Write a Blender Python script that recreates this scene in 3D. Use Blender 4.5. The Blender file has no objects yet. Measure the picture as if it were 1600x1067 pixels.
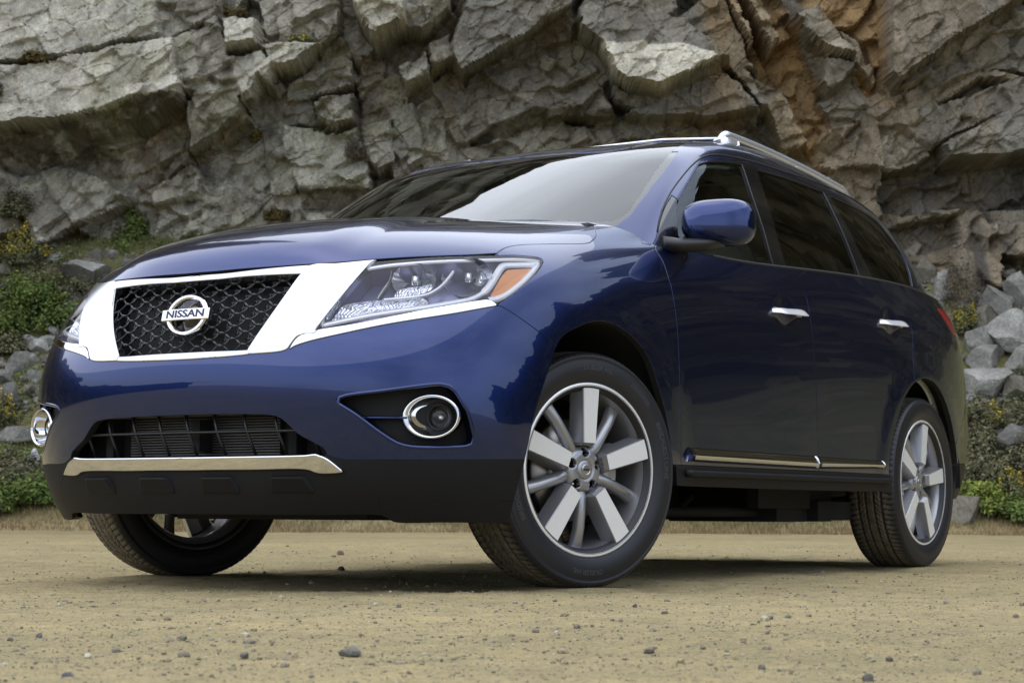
# -*- coding: utf-8 -*-
import bpy, bmesh, math, random
import numpy as np
from mathutils import Vector, Matrix
from mathutils.geometry import delaunay_2d_cdt
from mathutils.kdtree import KDTree
R = math.radians
scene = bpy.context.scene
col = scene.collection

# ------------------------------------------------------------------ camera
cam_d = bpy.data.cameras.new('camera'); cam = bpy.data.objects.new('camera', cam_d); col.objects.link(cam)
CAMPOS = Vector((5.3525, 4.0711, 0.2458))
_yaw, _pitch, _roll = 3.7148, 0.0871, 0.0044
_f = Vector((math.cos(_yaw)*math.cos(_pitch), math.sin(_yaw)*math.cos(_pitch), math.sin(_pitch)))
_r = _f.cross(Vector((0, 0, 1))).normalized(); _u = _r.cross(_f)
_r2 = _r*math.cos(_roll)+_u*math.sin(_roll); _u2 = -_r*math.sin(_roll)+_u*math.cos(_roll)
cam.matrix_world = Matrix(((_r2.x, _u2.x, -_f.x, CAMPOS.x), (_r2.y, _u2.y, -_f.y, CAMPOS.y), (_r2.z, _u2.z, -_f.z, CAMPOS.z), (0, 0, 0, 1)))
cam_d.sensor_width = 36; cam_d.lens = 3001.6*36/1600
cam_d.clip_start = 0.05; cam_d.clip_end = 2000
cam_d.dof.use_dof = True; cam_d.dof.focus_distance = 6.0; cam_d.dof.aperture_fstop = 11.0
scene.camera = cam

# ------------------------------------------------------------------ world, sun, exposure
SUN_EL, SUN_AZ = R(72), R(-50)
w = bpy.data.worlds.new('World'); scene.world = w; w.use_nodes = True
nt = w.node_tree; bg = nt.nodes['Background']; sky = nt.nodes.new('ShaderNodeTexSky')
sky.sky_type = 'NISHITA'; sky.sun_disc = False; sky.sun_elevation = SUN_EL; sky.sun_rotation = R(90)-SUN_AZ
sky.air_density = 1.0; sky.dust_density = 2.5; sky.ozone_density = 1.5
bg.inputs[1].default_value = 0.135
# thin high cloud veil over the blue sky
_tc = nt.nodes.new('ShaderNodeTexCoord'); _mp = nt.nodes.new('ShaderNodeMapping'); _mp.inputs['Scale'].default_value = (1, 1, 2.6); nt.links.new(_tc.outputs['Generated'], _mp.inputs[0])
_nz = nt.nodes.new('ShaderNodeTexNoise'); _nz.inputs['Scale'].default_value = 1.7; _nz.inputs['Detail'].default_value = 7; _nz.inputs['Roughness'].default_value = .55; nt.links.new(_mp.outputs[0], _nz.inputs['Vector'])
_rp = nt.nodes.new('ShaderNodeValToRGB'); _rp.color_ramp.elements[0].position = .28; _rp.color_ramp.elements[0].color = (.30, .30, .30, 1); _rp.color_ramp.elements[1].position = .62; _rp.color_ramp.elements[1].color = (.85, .85, .85, 1); nt.links.new(_nz.outputs['Fac'], _rp.inputs[0])
_mx = nt.nodes.new('ShaderNodeMix'); _mx.data_type = 'RGBA'; nt.links.new(_rp.outputs[0], _mx.inputs[0]); nt.links.new(sky.outputs[0], _mx.inputs[6]); _mx.inputs[7].default_value = (8.8, 10.1, 12.2, 1); nt.links.new(_mx.outputs[2], bg.inputs[0])
sd = bpy.data.lights.new('sun', 'SUN'); sun = bpy.data.objects.new('sun', sd); col.objects.link(sun)
sd.energy = 2.6; sd.angle = R(125); sd.color = (1, .98, .95)
_sv = Vector((math.cos(SUN_EL)*math.cos(SUN_AZ), math.cos(SUN_EL)*math.sin(SUN_AZ), math.sin(SUN_EL)))
sun.rotation_euler = _sv.to_track_quat('Z', 'Y').to_euler(); sun.location = (0, 0, 30)
scene.view_settings.view_transform = 'Standard'; scene.view_settings.look = 'None'
scene.view_settings.exposure = 0.0; scene.view_settings.gamma = 1
scene.cycles.max_bounces = 8; scene.cycles.transparent_max_bounces = 12
scene.cycles.caustics_reflective = False; scene.cycles.caustics_refractive = False

# ------------------------------------------------------------------ materials
def mat(name, base=(.5,.5,.5), rough=.5, metal=0, coat=0, coat_r=.03, spec=.5, emis=None):
    m = bpy.data.materials.new(name); m.use_nodes = True; b = m.node_tree.nodes['Principled BSDF']
    b.inputs['Base Color'].default_value = (*base, 1); b.inputs['Roughness'].default_value = rough
    b.inputs['Metallic'].default_value = metal; b.inputs['Coat Weight'].default_value = coat
    b.inputs['Coat Roughness'].default_value = coat_r; b.inputs['Specular IOR Level'].default_value = spec
    return m
def N(m, t, **kw):
    n = m.node_tree.nodes.new(t)
    for k, v in kw.items():
        if k in n.inputs.keys(): n.inputs[k].default_value = v
        else: setattr(n, k, v)
    return n
def L(m, a, b): m.node_tree.links.new(a, b)
def ramp(m, fac, stops, interp='LINEAR'):
    n = N(m, 'ShaderNodeValToRGB'); n.color_ramp.interpolation = interp
    e = n.color_ramp.elements
    while len(e) < len(stops): e.new(.5)
    for q, (p, c) in zip(e, stops): q.position = p; q.color = (*c, 1) if len(c) == 3 else c
    L(m, fac, n.inputs['Fac']); return n.outputs['Color']
def mixc(m, fac, a, b, mode='MIX'):
    n = N(m, 'ShaderNodeMix'); n.data_type = 'RGBA'; n.blend_type = mode
    for s, v in ((n.inputs[0], fac), (n.inputs[6], a), (n.inputs[7], b)):
        if isinstance(v, (int, float)): s.default_value = v
        elif isinstance(v, tuple): s.default_value = (*v, 1)
        else: L(m, v, s)
    return n.outputs[2]
def noise(m, scale, detail=4, rough=.55, vec=None, dist=0):
    n = N(m, 'ShaderNodeTexNoise', Scale=scale, Detail=detail, Roughness=rough, Distortion=dist)
    if vec is not None: L(m, vec, n.inputs['Vector'])
    return n.outputs['Fac']
def bump(m, h, strength=.5, dist=.01, nrm=None):
    n = N(m, 'ShaderNodeBump', Strength=strength, Distance=dist); L(m, h, n.inputs['Height'])
    if nrm is not None: L(m, nrm, n.inputs['Normal'])
    return n.outputs['Normal']
def P_(m): return m.node_tree.nodes['Principled BSDF']
def objco(m): return N(m, 'ShaderNodeTexCoord').outputs['Object']
M = {}
# metallic blue paint with fine flake and a clear coat
m = M['paint'] = mat('blue_paint', (.006, .020, .105), .22, .88, 1.0, .010)
v = N(m, 'ShaderNodeTexVoronoi', Scale=2600); L(m, objco(m), v.inputs['Vector'])
L(m, mixc(m, .12, (.006, .020, .105), v.outputs['Color'], 'OVERLAY'), P_(m).inputs['Base Color'])
M['black'] = mat('black_plastic', (.014, .014, .016), .45)
m = M['clad'] = mat('textured_cladding', (.007, .007, .009), .55, spec=.25)
L(m, bump(m, noise(m, 900, 2, vec=objco(m)), .25, .0006), P_(m).inputs['Normal'])
M['gloss'] = mat('gloss_black', (.008, .008, .010), .08, 0, .6)
M['rubber'] = mat('seal_rubber', (.012, .012, .012), .6)
M['dark'] = mat('underbody_black', (.006, .006, .006), .8)
m = M['chrome'] = mat('chrome', (.70, .70, .72), .05, 1)
L(m, bump(m, noise(m, 6, 3, vec=objco(m)), .08, .01), P_(m).inputs['Normal'])
M['satin'] = mat('satin_chrome', (.56, .56, .58), .22, 1)
M['rail'] = mat('silver_rail', (.78, .79, .83), .25, .7, .3)
M['silver'] = mat('painted_alloy', (.34, .34, .36), .34, .7, .5)
M['machined'] = mat('machined_alloy', (.97, .97, .98), .28, .4, .4)
M['steel'] = mat('brake_steel', (.35, .34, .33), .35, 1)
M['caliper'] = mat('caliper_alloy', (.45, .45, .44), .5, .5)
M['amber'] = mat('amber_lens', (.80, .31, .10), .25, 0, .6)
M['red'] = mat('red_lens', (.42, .012, .012), .12, 0, 1)
M['leather'] = mat('seat_leather', (.46, .47, .41), .6)
M['liner'] = mat('interior_liner', (.50, .53, .47), .8)
M['dash'] = mat('dashboard', (.05, .05, .05), .6)
M['reflector'] = mat('lamp_reflector', (.92, .93, .97), .22, .75)
M['bright'] = mat('lamp_bright_trim', (.95, .95, .98), .22, .35, .5)
M['lampgrey'] = mat('lamp_housing', (.24, .24, .38), .28, .5)
def glass(name, tint, refl=1.0, base=.03):
    m = bpy.data.materials.new(name); m.use_nodes = True; nt = m.node_tree; nt.nodes.clear()
    o = nt.nodes.new('ShaderNodeOutputMaterial'); mx = nt.nodes.new('ShaderNodeMixShader')
    t = nt.nodes.new('ShaderNodeBsdfTransparent'); g = nt.nodes.new('ShaderNodeBsdfGlossy'); f = nt.nodes.new('ShaderNodeFresnel')
    t.inputs[0].default_value = (*tint, 1); g.inputs['Roughness'].default_value = .0; f.inputs[0].default_value = 1.55
    mu = nt.nodes.new('ShaderNodeMath'); mu.operation = 'MULTIPLY_ADD'; mu.inputs[1].default_value = refl; mu.inputs[2].default_value = base; mu.use_clamp = True
    nt.links.new(f.outputs[0], mu.inputs[0]); nt.links.new(mu.outputs[0], mx.inputs[0]); nt.links.new(t.outputs[0], mx.inputs[1]); nt.links.new(g.outputs[0], mx.inputs[2]); nt.links.new(mx.outputs[0], o.inputs[0])
    return m
M['glass'] = glass('window_glass', (.84, .92, .87), 1.2, .04)
M['wsglass'] = glass('laminated_glass', (.62, .72, .66), 1.45, .06)
M['tint'] = glass('privacy_glass', (.035, .035, .04), 1.1)
M['lens'] = glass('clear_lens', (.95, .95, .97), .7, .0)
m = M['frit'] = mat('glass_frit', (.02, .02, .022), .03, 0, 1, .0)

# ------------------------------------------------------------------ object helpers
def link(o, parent=None, label=None, cat=None, group=None, kind=None):
    if o.name not in col.objects: col.objects.link(o)
    if parent is not None: o.parent = parent
    if label: o['label'] = label
    if cat: o['category'] = cat
    if group: o['group'] = group
    if kind: o['kind'] = kind
    return o
def empty(name, loc, label, cat, group=None, rz=0, rot=None):
    o = bpy.data.objects.new(name, None); o.location = loc; o.rotation_euler = rot if rot else (0, 0, rz); o.empty_display_size = .2
    return link(o, None, label, cat, group)
def mesh_obj(name, verts, faces, material, parent=None, smooth=True, mats=None, fm=None, normals=None, **kw):
    me = bpy.data.meshes.new(name); me.from_pydata([tuple(map(float, v)) for v in verts], [], [tuple(map(int, f)) for f in faces])
    for mm in (mats or [material]): me.materials.append(mm)
    if fm is not None: me.polygons.foreach_set('material_index', np.array(fm, dtype=np.int32))
    me.polygons.foreach_set('use_smooth', [smooth]*len(me.polygons))
    if normals is not None: me.normals_split_custom_set([tuple(map(float, n)) for n in normals])
    me.update(); o = bpy.data.objects.new(name, me)
    return link(o, parent, **kw)
class MB:
    """collects several shapes into one mesh"""
    def __init__(s): s.v = []; s.f = []; s.m = []; s.sm = []
    def add(s, v, f, mi=0, smooth=True):
        b = len(s.v); s.v += [tuple(map(float, q)) for q in v]; s.f += [tuple(b+int(i) for i in q) for q in f]; s.m += [mi]*len(f); s.sm += [smooth]*len(f)
    def box(s, c, sz, rot=None, mi=0, taper=1.0):
        v = [Vector((x*sz[0]/2*(taper if z > 0 else 1), y*sz[1]/2*(taper if z > 0 else 1), z*sz[2]/2)) for x in (-1, 1) for y in (-1, 1) for z in (-1, 1)]
        if rot is not None: v = [rot @ q for q in v]
        v = [q+Vector(c) for q in v]
        s.add(v, [(0, 1, 3, 2), (4, 6, 7, 5), (0, 4, 5, 1), (2, 3, 7, 6), (0, 2, 6, 4), (1, 5, 7, 3)], mi, False)
    def tube(s, pts, r, n=8, mi=0, cap=True, closed=False, sq=None):
        pts = [Vector(p) for p in pts]; k = len(pts); rr = r if hasattr(r, '__len__') else [r]*k; V = []; up = None
        for i, p in enumerate(pts):
            a = pts[(i-1) % k] if (closed or i) else pts[0]; b = pts[(i+1) % k] if (closed or i < k-1) else pts[-1]
            t = (b-a).normalized()
            if up is None: up = t.orthogonal().normalized() if abs(t.z) > .9 else Vector((0, 0, 1))
            sd_ = t.cross(up).normalized(); u2 = sd_.cross(t).normalized(); up = u2
            for j in range(n):
                an = 2*math.pi*j/n; c_, s_ = math.cos(an), math.sin(an)
                if sq: V.append(p+sd_*c_*rr[i]*sq[0]+u2*s_*rr[i]*sq[1])
                else: V.append(p+(sd_*c_+u2*s_)*rr[i])
        F = []
        for i in range(k if closed else k-1):
            for j in range(n): a = i*n+j; b = i*n+(j+1) % n; c = ((i+1) % k)*n+(j+1) % n; d = ((i+1) % k)*n+j; F.append((a, b, c, d))
        if cap and not closed: F.append(tuple(range(n))[::-1]); F.append(tuple((k-1)*n+j for j in range(n)))
        s.add(V, F, mi)
    def lathe(s, prof, n=64, axis='y', c=(0, 0, 0), mi=0, a0=0, a1=2*math.pi, mis=None):
        full = abs(a1-a0-2*math.pi) < 1e-6; k = len(prof); m_ = n if full else n+1; V = []
        for i in range(m_):
            a = a0+(a1-a0)*i/n
            for (r, h) in prof:
                x, z = r*math.cos(a), r*math.sin(a)
                V.append((c[0]+x, c[1]+h, c[2]+z) if axis == 'y' else (c[0]+h, c[1]+x, c[2]+z) if axis == 'x' else (c[0]+x, c[1]+z, c[2]+h))
        F = []; MI = []
        for i in range(n):
            for j in range(k-1):
                a = i*k+j; b = ((i+1) % m_)*k+j; F.append((a, a+1, b+1, b)); MI.append(mis[j] if mis else mi)
        b0 = len(s.f); s.add(V, F, mi)
        for q, mm in enumerate(MI): s.m[b0+q] = mm
    def build(s, name, mats, parent=None, **kw):
        if not isinstance(mats, (list, tuple)): mats = [mats]
        me = bpy.data.meshes.new(name); me.from_pydata(s.v, [], s.f)
        for mm in mats: me.materials.append(mm)
        me.polygons.foreach_set('material_index', np.array(s.m, dtype=np.int32)); me.polygons.foreach_set('use_smooth', s.sm)
        me.update(); o = bpy.data.objects.new(name, me); return link(o, parent, **kw)
def bevel(o, wdt=.004, seg=2, angle=40):
    b = o.modifiers.new('bevel', 'BEVEL'); b.width = wdt; b.segments = seg; b.limit_method = 'ANGLE'; b.angle_limit = R(angle); return o
def autosmooth(o, angle=35):
    me = o.data; me.polygons.foreach_set('use_smooth', [True]*len(me.polygons))
    bm = bmesh.new(); bm.from_mesh(me)
    for e in bm.edges:
        if len(e.link_faces) == 2 and e.calc_face_angle(0) > R(angle): e.smooth = False
        elif len(e.link_faces) == 2: e.smooth = True
    bm.to_mesh(me); bm.free(); return o
# measured shape of the bodywork: control points and feature lines
BODYP = [[[0.8140000000000001,0.0,0.1761],[0.905,-0.0,0.2934],[0.9249,-0.0,0.4506],[0.9526,0.0,0.6273],[0.9378,0.0,0.7827],[0.8786,0.0,0.9345],[0.8352,-0.0,1.06],[0.5862,-0.0,1.1616],[0.2268,-0.0,1.2238],[-0.194,-0.0,1.2468]],[[0.804,0.2716,0.1741],[0.895,0.2698,0.2914],[0.9149,0.2659,0.4486],[0.9426,0.2579,0.6253],[0.9278,0.2446,0.7807],[0.8686,0.2266,0.9325],[0.8252,0.2048,1.058],[0.5762,0.1806,1.1596],[0.2208,0.1556,1.2218],[-0.2,0.1506,1.2448]],[[0.7662,0.4751,0.1755],[0.8676,0.4828,0.2893],[0.8965,0.4877,0.4428],[0.9237,0.4854,0.6156],[0.9031,0.4742,0.7675],[0.8418,0.4464,0.9187],[0.7761,0.4251,1.0449],[0.5448,0.4029,1.1484],[0.197,0.3909,1.2115],[-0.2209,0.3992,1.246]],[[0.6994,0.6804,0.1773],[0.7895,0.7055,0.2876],[0.827,0.7182,0.4377],[0.8542,0.7112,0.6073],[0.8409,0.6831,0.7565],[0.7715,0.6555,0.9053],[0.6817,0.625,1.0315],[0.4727,0.5853,1.1277],[0.1431,0.5765,1.192],[-0.2667,0.608,1.2428]],[[0.588,0.8421,0.1794],[0.641,0.8787,0.2867],[0.682,0.8937,0.4339],[0.7028,0.8893,0.6009],[0.6929,0.8649,0.7477],[0.623,0.8303,0.894],[0.5209,0.7829,1.0181],[0.3494,0.7364,1.1074],[0.0582,0.7162,1.1705],[-0.3429,0.7266,1.2403]],[[0.4138,0.9114,0.1821],[0.4435,0.9537,0.2868],[0.4707,0.974,0.4316],[0.481,0.9785,0.5962],[0.4726,0.9664,0.7407],[0.416,0.9428,0.8846],[0.3251,0.9012,1.0074],[0.1833,0.8546,1.0785],[-0.0383,0.8142,1.1478],[-0.4298,0.8045,1.2208]],[[0.1517,0.9332,0.1853],[0.1652,0.9746,0.2879],[0.1769,0.9944,0.4304],[0.1844,1.0013,0.5929],[0.176,0.9951,0.7351],[0.1519,0.986,0.8772],[0.0936,0.9554,0.9892],[-0.0068,0.9095,1.0612],[-0.1678,0.8741,1.1236],[-0.5087,0.8496,1.1814]],[[-0.1914,0.9352,0.189],[-0.184,0.9715,0.2897],[-0.1777,0.987,0.4303],[-0.1738,0.9914,0.5908],[-0.1733,0.9901,0.7312],[-0.1764,0.9837,0.8718],[-0.2028,0.9675,0.9827],[-0.2614,0.9415,1.0545],[-0.3711,0.9108,1.1173],[-0.591,0.8855,1.1759]],[[-0.5864,0.9365,0.1929],[-0.5843,0.9595,0.2919],[-0.5827,0.9722,0.431],[-0.5822,0.9748,0.5899],[-0.5835,0.9781,0.7288],[-0.587,0.9762,0.8679],[-0.6027,0.9699,0.9774],[-0.6301,0.9572,1.0476],[-0.6686,0.9348,1.1087],[-0.7475,0.9127,1.1654]],[[-1.0834,0.9368,0.1968],[-1.0854,0.9533,0.2946],[-1.0876,0.9646,0.4323],[-1.0904,0.9664,0.59],[-1.094,0.9717,0.7276],[-1.0988,0.9728,0.8651],[-1.1048,0.969,0.9727],[-1.112,0.963,1.0363],[-1.1201,0.9474,1.1001],[-1.1285,0.927,1.1649]],[[-1.6319,0.936,0.2009],[-1.6373,0.9523,0.2976],[-1.6427,0.9635,0.4342],[-1.6483,0.9653,0.5908],[-1.6543,0.971,0.7271],[-1.661,0.9729,0.863],[-1.6684,0.9703,0.9684],[-1.6764,0.9652,1.0403],[-1.685,0.9497,1.1196],[-1.6938,0.9289,1.2018]],[[-2.1816,0.9342,0.2049],[-2.1897,0.9514,0.3007],[-2.1978,0.9633,0.4364],[-2.2059,0.9658,0.5919],[-2.2143,0.9723,0.727],[-2.2232,0.975,0.8613],[-2.2327,0.9737,0.9647],[-2.2426,0.9693,1.0494],[-2.2526,0.9528,1.1407],[-2.2626,0.9291,1.2318]],[[-2.732,0.9316,0.2091],[-2.7424,0.9601,0.3039],[-2.7529,0.9735,0.4386],[-2.7633,0.9773,0.593],[-2.7739,0.9824,0.7269],[-2.785,0.9826,0.8598],[-2.797,0.9805,0.9613],[-2.8097,0.9749,1.0543],[-2.8219,0.9529,1.1532],[-2.8335,0.9204,1.2496]],[[-3.2328,0.9186,0.2132],[-3.2453,0.9484,0.307],[-3.2579,0.9635,0.4407],[-3.2705,0.9687,0.594],[-3.283,0.9714,0.7267],[-3.296,0.9689,0.8584],[-3.3104,0.9638,0.9585],[-3.2966,0.9591,1.0552],[-3.2916,0.9334,1.1501],[-3.2846,0.8945,1.2281]],[[-3.7037,0.8055,0.2674],[-3.7181,0.8563,0.3401],[-3.7326,0.8872,0.4426],[-3.7472,0.8983,0.5948],[-3.7415,0.894,0.7264],[-3.7363,0.8856,0.8569],[-3.7227,0.8761,0.9561],[-3.7113,0.866,1.0337],[-3.6887,0.841,1.11],[-3.6439,0.8086,1.1957]],[[-3.9147,0.5027,0.2915],[-3.9608,0.5534,0.363],[-3.9969,0.5841,0.4645],[-4.013,0.6048,0.5955],[-3.9793,0.6053,0.726],[-3.9562,0.6064,0.8555],[-3.9343,0.6096,0.9541],[-3.9235,0.5945,1.0316],[-3.9025,0.5775,1.1085],[-3.8606,0.5576,1.1951]],[[-3.9658,-0.0,0.2956],[-4.0333,0.0,0.366],[-4.0709,0.0,0.4662],[-4.0887,0.0,0.5961],[-4.0469,0.0,0.7255],[-4.0257,0.0,0.8542],[-4.0051,0.0,0.9523],[-3.9851,0.0,1.03],[-3.9655,0.0,1.1075],[-3.9261,0.0,1.195]]]
GHP = [[[-0.011800000000000005,0.0,1.1709999999999998],[-0.1477,0.0,1.2443],[-0.4195,0.0,1.3909],[-0.6663,0.0,1.5164],[-0.9185,0.0,1.6493],[-1.3935,0.0,1.7393],[-1.8998,0.0,1.736]],[[-0.030950000000000005,0.33545,1.17035],[-0.1671,0.334,1.245],[-0.4394,0.3311,1.3943],[-0.6914,0.3281,1.5254],[-0.9525,0.324,1.6527],[-1.4231,0.2379,1.7267],[-1.9039,0.0405,1.7648]],[[-0.139,0.6007,1.1690999999999998],[-0.2651,0.5926,1.2425],[-0.5173,0.5764,1.3893],[-0.7593,0.5605,1.5211],[-1.01,0.5343,1.6533],[-1.4496,0.4069,1.7304],[-1.9491,0.0287,1.7815]],[[-0.35245000000000004,0.7806,1.1639],[-0.4534,0.761,1.2363],[-0.6553,0.7218,1.3811],[-0.8569,0.6931,1.5151],[-1.0673,0.6496,1.6533],[-1.4959,0.516,1.7382],[-1.9942,0.0171,1.7984]],[[-0.42745000000000005,0.88405,1.13705],[-0.5228,0.8585,1.2167],[-0.7135,0.8074,1.376],[-0.9138,0.7565,1.5057],[-1.143,0.6961,1.6481],[-1.541,0.586,1.7392],[-2.0387,0.0059,1.816]],[[-0.5581499999999999,0.9191499999999999,1.0977000000000001],[-0.6526,0.8954,1.1852],[-0.8415,0.8479,1.3602],[-1.03,0.7955,1.5062],[-1.2378,0.7237,1.6539],[-1.5852,0.6171,1.7518],[-2.0828,-0.0046,1.8327]],[[-0.9287,0.9243999999999999,1.09375],[-0.9922,0.9024,1.1837],[-1.1192,0.8584,1.3636],[-1.2561,0.7946,1.5243],[-1.4327,0.7213,1.6757],[-1.6795,0.6085,1.7748],[-2.1271,-0.0145,1.8445]],[[-1.5688999999999997,0.93825,1.1016000000000001],[-1.5915,0.91,1.1929],[-1.6367,0.8535,1.3755],[-1.6821,0.7878,1.5382],[-1.7581,0.7133,1.6948],[-1.875,0.5998,1.788],[-2.1727,-0.0232,1.8477]],[[-2.2940500000000004,0.9390499999999999,1.1361999999999999],[-2.2907,0.9087,1.2225],[-2.284,0.848,1.3951],[-2.2781,0.7797,1.5476],[-2.2738,0.7045,1.6883],[-2.2713,0.5918,1.7793],[-2.3699,-0.0295,1.8373]],[[-2.8946,0.91365,1.17645],[-2.8902,0.8832,1.2516],[-2.8814,0.8223,1.4019],[-2.8545,0.7608,1.5319],[-2.8204,0.686,1.6601],[-2.7691,0.5762,1.7439],[-2.669,-0.0321,1.8148]],[[-3.3596500000000002,0.8531500000000001,1.20725],[-3.3397,0.8284,1.2703],[-3.2998,0.7789,1.3964],[-3.2525,0.7158,1.5119],[-3.1893,0.6524,1.626],[-3.0691,0.5455,1.7073],[-2.8698,-0.0301,1.7868]],[[-3.6422999999999996,0.7152000000000001,1.2079],[-3.6083,0.6974,1.2684],[-3.5403,0.6618,1.3894],[-3.4745,0.6116,1.4998],[-3.4219,0.5691,1.6093],[-3.2717,0.472,1.6776],[-2.9722,-0.0236,1.7552]],[[-3.76445,0.41169999999999995,1.2083],[-3.7371,0.3978,1.2661],[-3.6824,0.37,1.3817],[-3.6287,0.3446,1.4871],[-3.5766,0.3231,1.5922],[-3.3758,0.2644,1.6571],[-2.9755,-0.013,1.7319]],[[-3.8019,0.0,1.20845],[-3.7762,-0.0,1.2636],[-3.7248,-0.0,1.3739],[-3.6733,-0.0,1.4744],[-3.6218,-0.0,1.5753],[-3.4305,-0.0,1.6366],[-2.9792,-0.0,1.7082]]]
CB = {"hood_edge":[[0.287,5.384],[0.63,5.404],[1.271,5.455],[1.857,5.536],[2.312,5.625],[2.684,5.724],[3.123,5.852],[3.712,6.039],[4.055,6.173],[4.376,6.346]],"hood_cut":[[4.376,6.346],[4.4,6.527],[4.457,6.715],[4.599,6.93],[4.852,7.173],[5.17,7.473],[5.411,7.695],[5.492,7.806],[5.511,7.936],[5.392,8.146],[5.258,8.296],[5.081,8.433],[4.71,8.641],[4.272,8.857]],"hl":[[2.726,5.655],[2.568,5.171],[2.39,4.717],[2.236,4.366],[2.093,4.049],[2.616,4.191],[3.087,4.368],[3.581,4.58],[4.019,4.765],[4.257,4.868],[4.41,4.917],[4.487,4.884],[4.547,4.819],[4.671,4.98],[4.805,5.177],[4.92,5.401],[5.026,5.637],[5.108,5.899],[5.148,6.113],[5.15,6.328],[5.094,6.44],[5.02,6.464],[4.827,6.424],[4.656,6.375],[4.397,6.251],[3.978,6.093],[3.55,5.946],[3.135,5.795]],"strip":[[2.09,4.101],[2.613,4.244],[3.084,4.423],[3.577,4.636],[4.016,4.809],[4.255,4.906],[4.436,4.952],[4.505,4.888],[4.548,4.804],[4.358,4.72],[3.925,4.529],[3.467,4.36],[3.095,4.227],[2.534,4.016],[1.986,3.812],[1.798,3.717],[1.733,3.658],[1.777,3.78],[1.857,3.911],[1.959,3.986]],"wing":[[2.794,5.718],[2.742,5.665],[2.613,5.175],[2.445,4.72],[2.282,4.368],[2.109,4.011],[1.941,3.966],[1.833,3.917],[1.757,3.792],[1.698,3.669],[1.631,3.626],[1.51,3.596],[1.113,3.555],[1.085,3.643],[1.188,3.873],[1.366,4.266],[1.58,4.791],[1.758,5.276],[1.866,5.486],[2.277,5.57]],"frame_top":[[0.307,5.292],[0.647,5.314],[1.912,5.5],[1.815,5.247],[1.043,5.223],[0.332,5.163]],"frame_bot":[[0.2,3.61],[1.08,3.63],[1.169,3.655],[1.172,3.58],[1.103,3.552],[0.764,3.51],[0.209,3.482]],"grille":[[0.332,5.163],[1.043,5.223],[1.758,5.276],[1.58,4.791],[1.366,4.266],[1.188,3.873],[1.085,3.643],[0.2,3.61]],"intake":[[0.193,2.453],[0.828,2.452],[1.372,2.437],[1.527,2.4],[1.646,2.289],[1.796,2.111],[2.055,1.932],[2.149,1.852],[2.187,1.758],[2.121,1.715],[2.042,1.749],[1.881,1.728],[1.01,1.692],[0.14,1.676]],"skid_strip":[[0.14,1.676],[1.01,1.692],[1.881,1.728],[2.042,1.749],[2.121,1.715],[2.198,1.662],[2.296,1.553],[2.391,1.43],[2.222,1.408],[2.041,1.411],[1.925,1.465],[1.803,1.482],[0.988,1.458],[0.121,1.445]],"black_line":[[2.187,1.758],[2.348,1.665],[2.939,1.66],[3.782,1.685],[4.968,1.742]],"lower_diag":[[2.391,1.43],[2.537,1.317],[2.689,1.119],[2.808,0.878]],"low_crease":[[0.026,0.81],[0.984,0.806],[2.802,0.833],[3.565,0.827],[4.524,0.819]],"low_edge":[[0.0,0.431],[1.811,0.438],[2.796,0.421],[2.873,0.338],[2.926,0.27],[3.722,0.25],[4.735,0.234]],"fog":[[2.384,2.677],[2.379,2.734],[2.469,2.794],[3.024,2.918],[3.695,3.074],[3.779,3.079],[3.843,3.072],[3.913,3.028],[3.962,2.972],[4.031,2.81],[4.102,2.627],[4.152,2.374],[4.188,2.141],[4.188,2.046],[4.114,1.971],[3.839,1.924],[3.285,1.917],[3.123,1.976],[2.905,2.172],[2.618,2.475]],"bf_gap":[[4.547,4.819],[4.604,4.814],[4.966,4.554],[5.369,4.198],[5.512,4.062]],"arch_f":[[4.735,0.234],[4.828,1.055],[4.968,1.748],[5.055,2.214],[5.145,2.683],[5.281,3.161],[5.405,3.619],[5.512,4.062],[5.639,4.335],[5.862,4.558],[6.238,4.8],[6.58,4.79],[6.967,4.506],[7.201,4.127],[7.387,3.446],[7.519,2.834],[7.623,2.14],[7.681,1.548],[7.719,1.136]],"door1":[[6.481,9.0],[7.361,7.895],[7.59,6.769],[7.668,6.021],[7.725,5.274],[7.756,4.618],[7.779,3.437],[7.795,2.44],[7.807,1.77]],"door2":[[9.638,8.933],[9.698,8.717],[9.828,8.097],[9.883,7.552],[9.908,6.707],[9.943,5.796],[10.003,4.496],[10.064,3.211],[10.103,2.364],[10.121,1.745]],"door3":[[11.264,9.0],[11.347,8.913],[11.597,8.222],[11.727,7.852],[11.806,7.46],[11.843,6.927],[11.846,6.13],[11.852,5.285],[11.858,4.639]],"sill_line":[[7.67,1.762],[7.807,1.763],[8.857,1.755],[10.099,1.744],[11.425,1.713]],"arch_r":[[11.462,1.16],[11.418,1.713],[11.423,2.38],[11.494,3.075],[11.615,3.839],[11.726,4.26],[11.859,4.594],[11.971,4.736],[12.089,4.838],[12.302,4.783],[12.537,4.424],[12.81,3.622],[12.999,2.797],[13.116,2.156],[13.166,1.467],[13.093,0.957]],"tail":[[12.767,8.417],[13.219,8.585],[13.65,8.338],[13.65,7.9],[13.713,7.588],[13.713,7.4],[13.191,7.357],[12.924,7.863]],"sill_low":[[7.64,1.271],[7.891,1.251],[8.881,1.219],[10.298,1.178],[11.527,1.162]],"door1b":[[7.807,1.77],[7.856,1.277]],"fuel":[[12.401,6.615],[12.589,6.852],[12.959,6.866],[13.082,6.504],[12.987,5.533],[12.814,5.142],[12.61,5.162],[12.463,5.414]]}
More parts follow.
